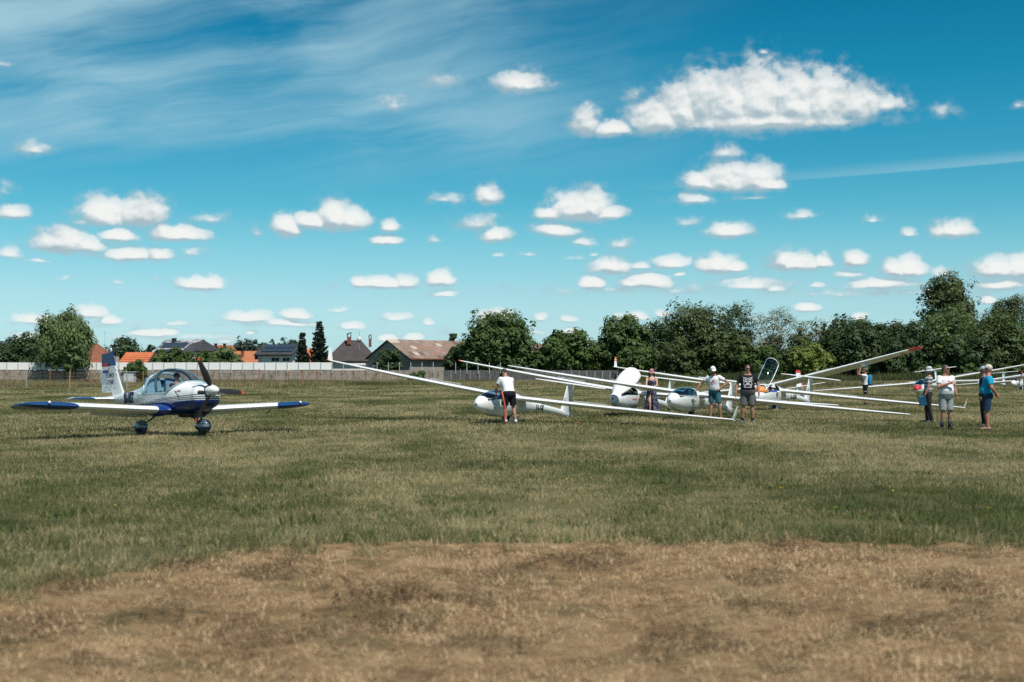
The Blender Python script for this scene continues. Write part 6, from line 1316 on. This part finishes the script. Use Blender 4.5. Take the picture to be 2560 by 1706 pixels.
def stroke(pts, w):
    out = []
    for (x0, z0), (x1, z1) in zip(pts, pts[1:]):
        dx, dz = x1 - x0, z1 - z0; l = math.hypot(dx, dz) + 1e-9; nx, nz = -dz / l * w, dx / l * w; out.append([(x0 + nx, z0 + nz), (x1 + nx, z1 + nz), (x1 - nx, z1 - nz), (x0 - nx, z0 - nz)])
    return out
def build_people():
    white = cloth('white_cotton', (.74, .75, .76), .04); black = cloth('black_cotton', (.014, .014, .017)); blkn = cloth('black_shorts', (.012, .011, .016)); red_p = mat('red_print', (.55, .03, .05), .7); white_p = mat('white_print', (.55, .56, .58), .7)
    socks_n = cloth('navy_socks', (.02, .03, .05)); shoe_d = mat('dark_shoe', (.03, .028, .03), .7, .2); shoe_w = mat('white_shoe', (.6, .6, .58), .6, .1); shoe_b = mat('blue_shoe', (.02, .16, .24), .6, .1)
    # man bending over the nearest glider, seen from behind
    Y = 42.3; person('man in white shirt and black shorts bending over a canopy, seen from behind', sx(1273, Y), Y, 24, 1.0, lean=30, build=1.12, twist=6, skin='tan', shirt=white, shorts=blkn, leg=.78, head_yaw=18, head_pitch=-18,
        J=dict(elL=(-.30, .30, 1.10), wrL=(-.20, .52, .98), elR=(.28, .42, 1.12), wrR=(.10, .60, 1.0), anR=(.17, -.12, .08), knR=(.14, .0, .49), anL=(-.10, .02, .08), knL=(-.11, .07, .50)), cap=('cap', cloth('dark_green_cap', (.012, .07, .055))), hair=('short', (.03, .022, .016)), shoes=shoe_d, socks=(cloth('white_sock', (.6, .6, .58)), False), hem=.92)
    st = MB(); x0 = sx(1258, 42.1); st.tube([(x0 + .02, 42.15, 1.02), (x0 - .03, 41.95, .98), (x0 + .02, 41.88, .75), (x0 + .075, 41.86, .45), (x0 + .05, 41.85, .2), (x0 + .05, 41.85, .03)], .019, 8, flat=.4); tag(st.build('tow_strap', mat('orange_red_strap', (.62, .10, .04), .7, .1), None, True), 'orange red tow strap hanging down beside the bending man', 'strap')
    st = MB(); rr = random.Random(2); Y = gy(1067); st.tube([(sx(1425 + i * 4.2, Y), Y + rr.uniform(-.25, .25), .09 + rr.uniform(0, .04)) for i in range(7)], .014, 6); tag(st.build('rope', mat('orange_rope', (.42, .18, .05), .8, .15), None, True), 'loose orange rope end lying in the grass under the near wing', 'rope')
    # woman in a long dress leaning against the covered glider
    Y = 51.6; dots, T, b = new_mat('navy_dotted_dress'); co = T.node('ShaderNodeTexCoord').outputs['Object']; vo = T.node('ShaderNodeTexVoronoi'); T.l.new(co, vo.inputs['Vector']); vo.inputs['Scale'].default_value = 17; vo.inputs['Randomness'].default_value = .35
    T.l.new(T.mix(T.m('LESS_THAN', vo.outputs['Distance'], .24), (.014, .020, .055), (.55, .56, .62)), b.inputs['Base Color']); b.inputs['Roughness'].default_value = .8
    t, j, up, H = person('woman in pink hat and long navy dotted dress leaning against a glider', sx(1629, Y), Y, 172, .955, lean=-7, skin='fair', female=True, build=.93, hair=('long', (.016, .010, .008)), cap=('hat', cloth('dusty_pink_hat', (.42, .20, .22))), head_yaw=12, head_pitch=-16,
        J=dict(elR=(.20, .10, 1.13), wrR=(.02, .24, 1.10), elL=(-.21, .08, 1.14), wrL=(.0, .20, 1.05), knR=(.06, .20, .52), anR=(.06, .18, .09), knL=(-.08, .10, .50), anL=(-.05, .02, .08)), hands=('relax', 'relax'))
    m = MB(); ring_loft(m, [((0, .0, .86), Vector((1, 0, 0)), Vector((0, 1, 0)), .19, .15), (up((0, 0, 1.0)), Vector((1, 0, 0)), Vector((0, 1, 0)), .165, .13), (up((0, 0, 1.10)), Vector((1, 0, 0)), Vector((0, 1, 0)), .142, .115), (up((0, .01, 1.26)), Vector((1, 0, 0)), Vector((0, 1, 0)), .160, .132), (up((0, .012, 1.33)), Vector((1, 0, 0)), Vector((0, 1, 0)), .155, .122)]); fuse(m, 'dress_top', .011, 2, dots, t)
    sk = MB(); rings = []
    for q in np.linspace(0, 1, 12):
        z_ = 1.0 - q * .94; a = .165 + .16 * q; b_ = .13 + .14 * q; ring = []
        for k in range(34):
            th = math.radians(102 + (360 - 24 - 26 * q) * k / 33 - 360); w = 1 + .07 * q * math.sin(th * 9); ring.append(Vector((a * w * math.cos(th) + .0, b_ * w * math.sin(th) + .05 * q, z_)))
        rings.append(ring)
    sk.rings(rings, cap=False, closed=False); so = add_shell('skirt', sk, dots, t); so.modifiers.new('cloth', 'SOLIDIFY').thickness = .008
    for s_ in (-1, 1): MB().tube([up((s_ * .085, .10, 1.33)), up((s_ * .10, .055, 1.46)), up((s_ * .09, -.07, 1.43))], .007, 5).build('strap', dots, t)
    MB().tube([j['wrL'] + Vector((-.03, -.005, .01)), j['wrL'] + Vector((-.012, 0, .002))], .036, 12).build('watch', M_BLACK(), t)
    # man with white cap leaning on the blue canopy
    Y = 47.2; pr = lambda o, up, fy, rx, be: patch_print(o, up, fy, rx, be, [disc(-.01, 1.31, .035), disc(.04, 1.25, .028), disc(.02, 1.20, .018), disc(-.05, 1.24, .014)], red_p)
    person('bearded man in white cap and teal shorts leaning one hand on a canopy', sx(1786, Y), Y, 152, 1.0, lean=10, twist=8, skin='tan', build=1.08, belly=.03, shirt=white, shorts=cloth('teal_denim', (.035, .13, .165)), leg=.86, cap=('cap', cloth('white_cap', (.78, .78, .78), .03)), beard=(.03, .022, .018), head_yaw=28, head_pitch=-14, print_=pr,
        J=dict(elR=(.42, .12, 1.20), wrR=(.55, .22, .98), elL=(-.46, -.05, 1.23), wrL=(-.22, .08, 1.02), anR=(.13, .05, .08), anL=(-.20, -.06, .08), knL=(-.16, .01, .5)), hands=('relax', 'flat'), shoes=mat('sandal', (.25, .15, .1), .7), hem=.92)
    # man in black
    Y = 44.0; rr = random.Random(5); skull = []
    for s_ in (-1, 1):
        skull += stroke([(s_ * .03, 1.36), (s_ * .10, 1.37), (s_ * .13, 1.31), (s_ * .11, 1.24), (s_ * .125, 1.17), (s_ * .08, 1.13)], .009) + stroke([(s_ * .02, 1.31), (s_ * .07, 1.33), (s_ * .085, 1.27), (s_ * .035, 1.24), (s_ * .02, 1.29)], .012) + stroke([(s_ * .09, 1.36), (s_ * .14, 1.39)], .007) + stroke([(s_ * .01, 1.16), (s_ * .06, 1.17), (s_ * .10, 1.10)], .009)
    skull += [disc(0, 1.21, .022), disc(0, 1.35, .018)] + stroke([(-.05, 1.19), (.05, 1.19)], .012) + stroke([(-.12, 1.09), (-.06, 1.08), (.0, 1.09), (.07, 1.08), (.12, 1.09)], .009)
    pr = lambda o, up, fy, rx, be: patch_print(o, up, fy, rx, be, skull, white_p)
    t, j, up, H = person('heavy man in printed black shirt, sunglasses and grey cargo shorts standing upright', sx(1869, Y), Y, 172, 1.02, skin='tan', build=1.25, belly=.06, shirt=black, sleeve=.62, shorts=cloth('grey_cargo', (.125, .12, .12)), leg=.92, glasses=True, head_yaw=14, head_pitch=-3, print_=pr,
        J=dict(elL=(-.32, -.02, 1.15), elR=(.33, -.02, 1.15), wrL=(-.33, .10, .91), wrR=(.36, .06, .90), knL=(-.13, .03, .50), knR=(.14, .03, .50), anL=(-.15, .0, .08), anR=(.16, .0, .08)), socks=(cloth('black_sock', (.012, .012, .014)), False), shoes=shoe_b, hem=.92)
    for s_, S in ((-1, 'L'), (1, 'R')): MB().box((0, 0, 0), (.04, .15, .17)).build('cargo_pocket', MATS['grey_cargo'], t).location = j['hip' + S].lerp(j['kn' + S], .58) + Vector((s_ * .115, 0, 0))
    # man holding up the wing
    Y = 66.2; t, j, up, H = person('man with blue backpack and black shorts holding a raised wing overhead', sx(2163, Y), Y, 78, 1.0, skin='tan', build=.95, shirt=white, shorts=blkn, leg=.80, cap=('cap', cloth('olive_cap', (.16, .14, .08))), head_pitch=16,
        J=dict(elL=(-.23, .30, 1.46), wrL=(-.16, .22, 1.74), elR=(.24, .34, 1.44), wrR=(.16, .34, 1.74), anL=(-.08, .05, .08), anR=(.10, -.03, .08)), hands=('grip', 'grip'), shoes=shoe_d, socks=(cloth('black_sock', (.012, .012, .014)), False), hem=.92)
    bp = MB(); ring_loft(bp, [((0, -.20, z_), Vector((1, 0, 0)), Vector((0, 1, 0)), a, b_) for z_, a, b_ in ((.98, .10, .05), (1.02, .15, .09), (1.2, .165, .115), (1.38, .15, .10), (1.46, .09, .05))]); o = fuse(bp, 'backpack', .012, 3, cloth('blue_backpack', (.015, .22, .42)), None); tag(o, 'bright blue backpack worn by the man holding the wing', 'backpack'); o.parent = None; o.matrix_world = Matrix.Translation((sx(2163, Y), Y, 0)) @ Matrix.Rotation(R(78), 4, 'Z')
    for s_ in (-1, 1): MB().tube([(s_ * .10, -.10, 1.44), (s_ * .11, .03, 1.475), (s_ * .115, .14, 1.36), (s_ * .13, .12, 1.15), (s_ * .14, -.02, 1.02)], .018, 6, flat=.4).build('strap', M_DARK(), o)
    MB().tube([(0, .135, 1.30), (0, .14, 1.12)], .03, 8, flat=.5).build('vest_panel', M_DARK(), t)
    sw = MB(); sw.add([(0, .10, 0), (0, .04, -.035), (0, -.02, -.025), (0, -.09, .035), (0, -.02, -.005), (0, .03, -.012)], [tuple(range(6))]); sw.build('logo', white_p, t).location = (-.208, 0, .70); sw.build('logo', white_p, t).location = (.208, 0, .70)
    # man in striped shirt with folder
    Y = gy(1058); strp, T, b = new_mat('grey_striped_cotton'); s = T.node('ShaderNodeSeparateXYZ'); T.l.new(T.node('ShaderNodeTexCoord').outputs['Object'], s.inputs[0]); q = T.m('FRACT', T.m('MULTIPLY', s.outputs[2], 9.0)); c = T.mix(T.m('LESS_THAN', q, .45), (.42, .43, .45), (.075, .08, .095)); T.l.new(T.mix(T.m('GREATER_THAN', q, .86), c, (.66, .66, .66)), b.inputs['Base Color']); b.inputs['Roughness'].default_value = .85
    person('man in grey striped shirt, sun hat and dark trousers holding a folder', sx(2319, Y), Y, 82, .985, lean=-4, skin='tan', build=.98, shirt=strp, shorts=cloth('charcoal_trousers', (.030, .026, .030)), leg=1.2, cap=('hat', cloth('pale_sun_hat', (.50, .53, .53))), glasses=True, head_pitch=-6, hair=('short', (.12, .10, .09)),
        J=dict(elL=(-.24, .02, 1.12), wrL=(-.24, .12, .88), elR=(.23, -.02, 1.14), wrR=(.22, .10, .90), anL=(-.10, -.10, .08), knL=(-.11, -.02, .5), anR=(.10, .0, .08)), hands=('grip', 'relax'), shoes=shoe_d, hem=.92)
    f = MB().box((0, 0, 0), (.012, .24, .32)); o = f.build('folder', mat('dark_blue_folder', (.012, .075, .14), .4, .08)); tag(o, 'dark blue folder held by the man in the striped shirt', 'folder'); o.matrix_world = Matrix.Translation((sx(2319, Y), Y, 0)) @ Matrix.Rotation(R(82), 4, 'Z') @ Matrix.Translation((-.262, .20, .70)) @ Matrix.Rotation(R(-14), 4, 'X'); MB().box((0, 0, .125), (.016, .12, .02)).build('clip', M_GREY(), o)
    # man in white shirt with arm across his chest
    Y = gy(1075); pr = lambda o, up, fy, rx, be: patch_print(o, up, fy, rx, be, [disc(-.01, 1.33, .02), disc(-.055, 1.29, .022), disc(-.03, 1.31, .012)], red_p)
    t, j, up, H = person('grey haired man in white shirt holding one arm across his chest', sx(2364, Y), Y, 190, 1.0, skin='tan', build=1.12, belly=.07, shirt=white, sleeve=.62, shorts=cloth('pale_grey_shorts', (.30, .33, .32)), leg=.92, glasses=True, head_yaw=38, head_pitch=2, print_=pr, hair=('short', (.055, .055, .055)),
        J=dict(elR=(.27, .10, 1.16), wrR=(.02, .25, 1.27), elL=(-.26, -.02, 1.15), wrL=(-.30, .05, .90)), hands=('relax', 'relax'), socks=(socks_n, True), shoes=shoe_d, hem=.92)
    MB().tube([j['wrL'] + Vector((.006, -.01, .045)), j['wrL'] + Vector((.004, -.005, .02))], .036, 12).build('watch', M_BLACK(), t)
    # man in blue shirt, hands behind his back
    Y = gy(1076); person('white haired man in bright blue shirt with hands clasped behind his back', sx(2468, Y), Y, 72, 1.0, lean=-3, skin='red', build=1.15, belly=.07, shirt=cloth('cyan_cotton', (.015, .30, .50)), sleeve=.66, shorts=cloth('navy_shorts', (.015, .045, .085)), leg=.92, cap=('cap', cloth('cream_cap', (.62, .55, .48))), hair=('thin', (.42, .40, .38)), head_pitch=-6,
        J=dict(elL=(-.27, -.11, 1.14), wrL=(-.07, -.22, .98), elR=(.26, -.10, 1.14), wrR=(.04, -.24, .95), anL=(-.10, .0, .08), anR=(.11, -.02, .08), knL=(-.10, .03, .5), knR=(.11, .03, .5)), hands=('grip', 'grip'), shoes=mat('sandal', (.25, .15, .1), .7), hem=.92)
    # someone standing just behind him
    Y = 41.0; person('person in dark clothes mostly hidden behind the man in the blue shirt', sx(2459, Y), Y, 80, .98, skin='brown', shirt=cloth('dark_shirt', (.02, .022, .03)), shorts=cloth('black_trousers', (.014, .014, .017)), leg=1.2, cap=('cap', cloth('pale_blue_cap', (.35, .42, .48))), shoes=shoe_d, J=dict(elL=(-.25, .04, 1.14), wrL=(-.26, .10, .90)), hem=.92)
    # person bending to the cockpit at the right edge
    Y = 122.0; person('person in dark red cap at the right edge bending over the last cockpit', sx(2562, Y), Y, 84, 1.0, lean=22, skin='tan', shirt=cloth('pale_blue_shirt', (.45, .52, .6)), shorts=cloth('navy_shorts', (.015, .045, .085)), leg=.9, cap=('cap', cloth('dark_red_cap', (.16, .025, .035))), J=dict(elL=(-.26, .36, 1.08), wrL=(-.24, .55, .96), elR=(.26, .36, 1.08), wrR=(.24, .55, .96)), shoes=shoe_d, hem=.92)
    # pilots, lying back in their cockpits
    def pilot(label, gl, x, y, zz, lean, sc, **kw):
        M = gl.matrix_world; p = M @ Vector((x, y, zz)); h = M.to_3x3() @ Vector((1, 0, 0)); face = math.degrees(math.atan2(-h.x, h.y))
        sit = dict(knL=(-.12, .48, 1.12), knR=(.12, .48, 1.12), anL=(-.09, .88, .94), anR=(.09, .88, .94), toeL=Vector((0, .06, .14)), toeR=Vector((0, .06, .14))); sit.update(kw.pop('J', {}))
        return person(label, p.x, p.y, face, sc, J=sit, lean=lean, z=p.z - .95 * sc, group='pilots in their cockpits', hem=.92, **kw)
    g2, g3, g4, g8, ev = GLIDERS[1], GLIDERS[2], GLIDERS[3], GLIDERS[7], PLANE
    pilot('pilot with sunglasses lying under the blue tinted canopy', g2, .55, 0, .42, -32, .80, skin='tan', shirt=cloth('grey_shirt', (.22, .24, .27)), shorts=cloth('dark_shorts', (.03, .03, .04)), leg=1.2, glasses=True, head_pitch=-24, J=dict(elL=(-.24, .10, 1.05), wrL=(-.10, .28, 1.05), elR=(.24, .10, 1.05), wrR=(.12, .30, 1.10)))
    pilot('pilot in dark clothes sitting under the cloth covered canopy', g3, .55, 0, .42, -32, .80, skin='brown', shirt=cloth('blue_shirt', (.02, .12, .25)), shorts=cloth('dark_shorts', (.03, .03, .04)), leg=1.2, head_pitch=-24, J=dict(elL=(-.24, .10, 1.05), wrL=(-.10, .28, 1.05), elR=(.24, .10, 1.05), wrR=(.12, .30, 1.05)))
    pilot('pilot in white hat and blue shirt sitting in the open cockpit', g4, .55, .02, .44, -26, .82, skin='tan', shirt=cloth('royal_blue_shirt', (.02, .08, .34)), shorts=cloth('dark_shorts', (.03, .03, .04)), leg=1.2, cap=('hat', cloth('white_hat', (.78, .78, .76), .03)), head_yaw=20, head_pitch=-20, J=dict(elL=(-.24, .10, 1.05), wrL=(-.10, .28, 1.08), elR=(.24, .10, 1.05), wrR=(.12, .30, 1.05)))
    pilot('dark clad pilot in the glider at the right edge', g8, .55, 0, .44, -26, .82, skin='brown', shirt=cloth('maroon_shirt', (.06, .02, .02)), shorts=cloth('dark_shorts', (.03, .03, .04)), leg=1.2, head_pitch=-20)
    pilot('pilot with headset and cap in the propeller plane', ev, -.10, .22, .86, -10, .86, skin='tan', shirt=cloth('maroon_shirt', (.06, .02, .02)), shorts=cloth('dark_shorts', (.03, .03, .04)), leg=1.2, cap=('cap', cloth('black_cap', (.015, .016, .02))), glasses=True, head_pitch=-8, J=dict(knL=(-.12, .46, 1.02), knR=(.12, .46, 1.02), anL=(-.10, .80, .80), anR=(.10, .80, .80), elL=(-.22, .12, 1.08), wrL=(-.10, .34, 1.06), elR=(.22, .12, 1.08), wrR=(.10, .34, 1.06)))
build_people()
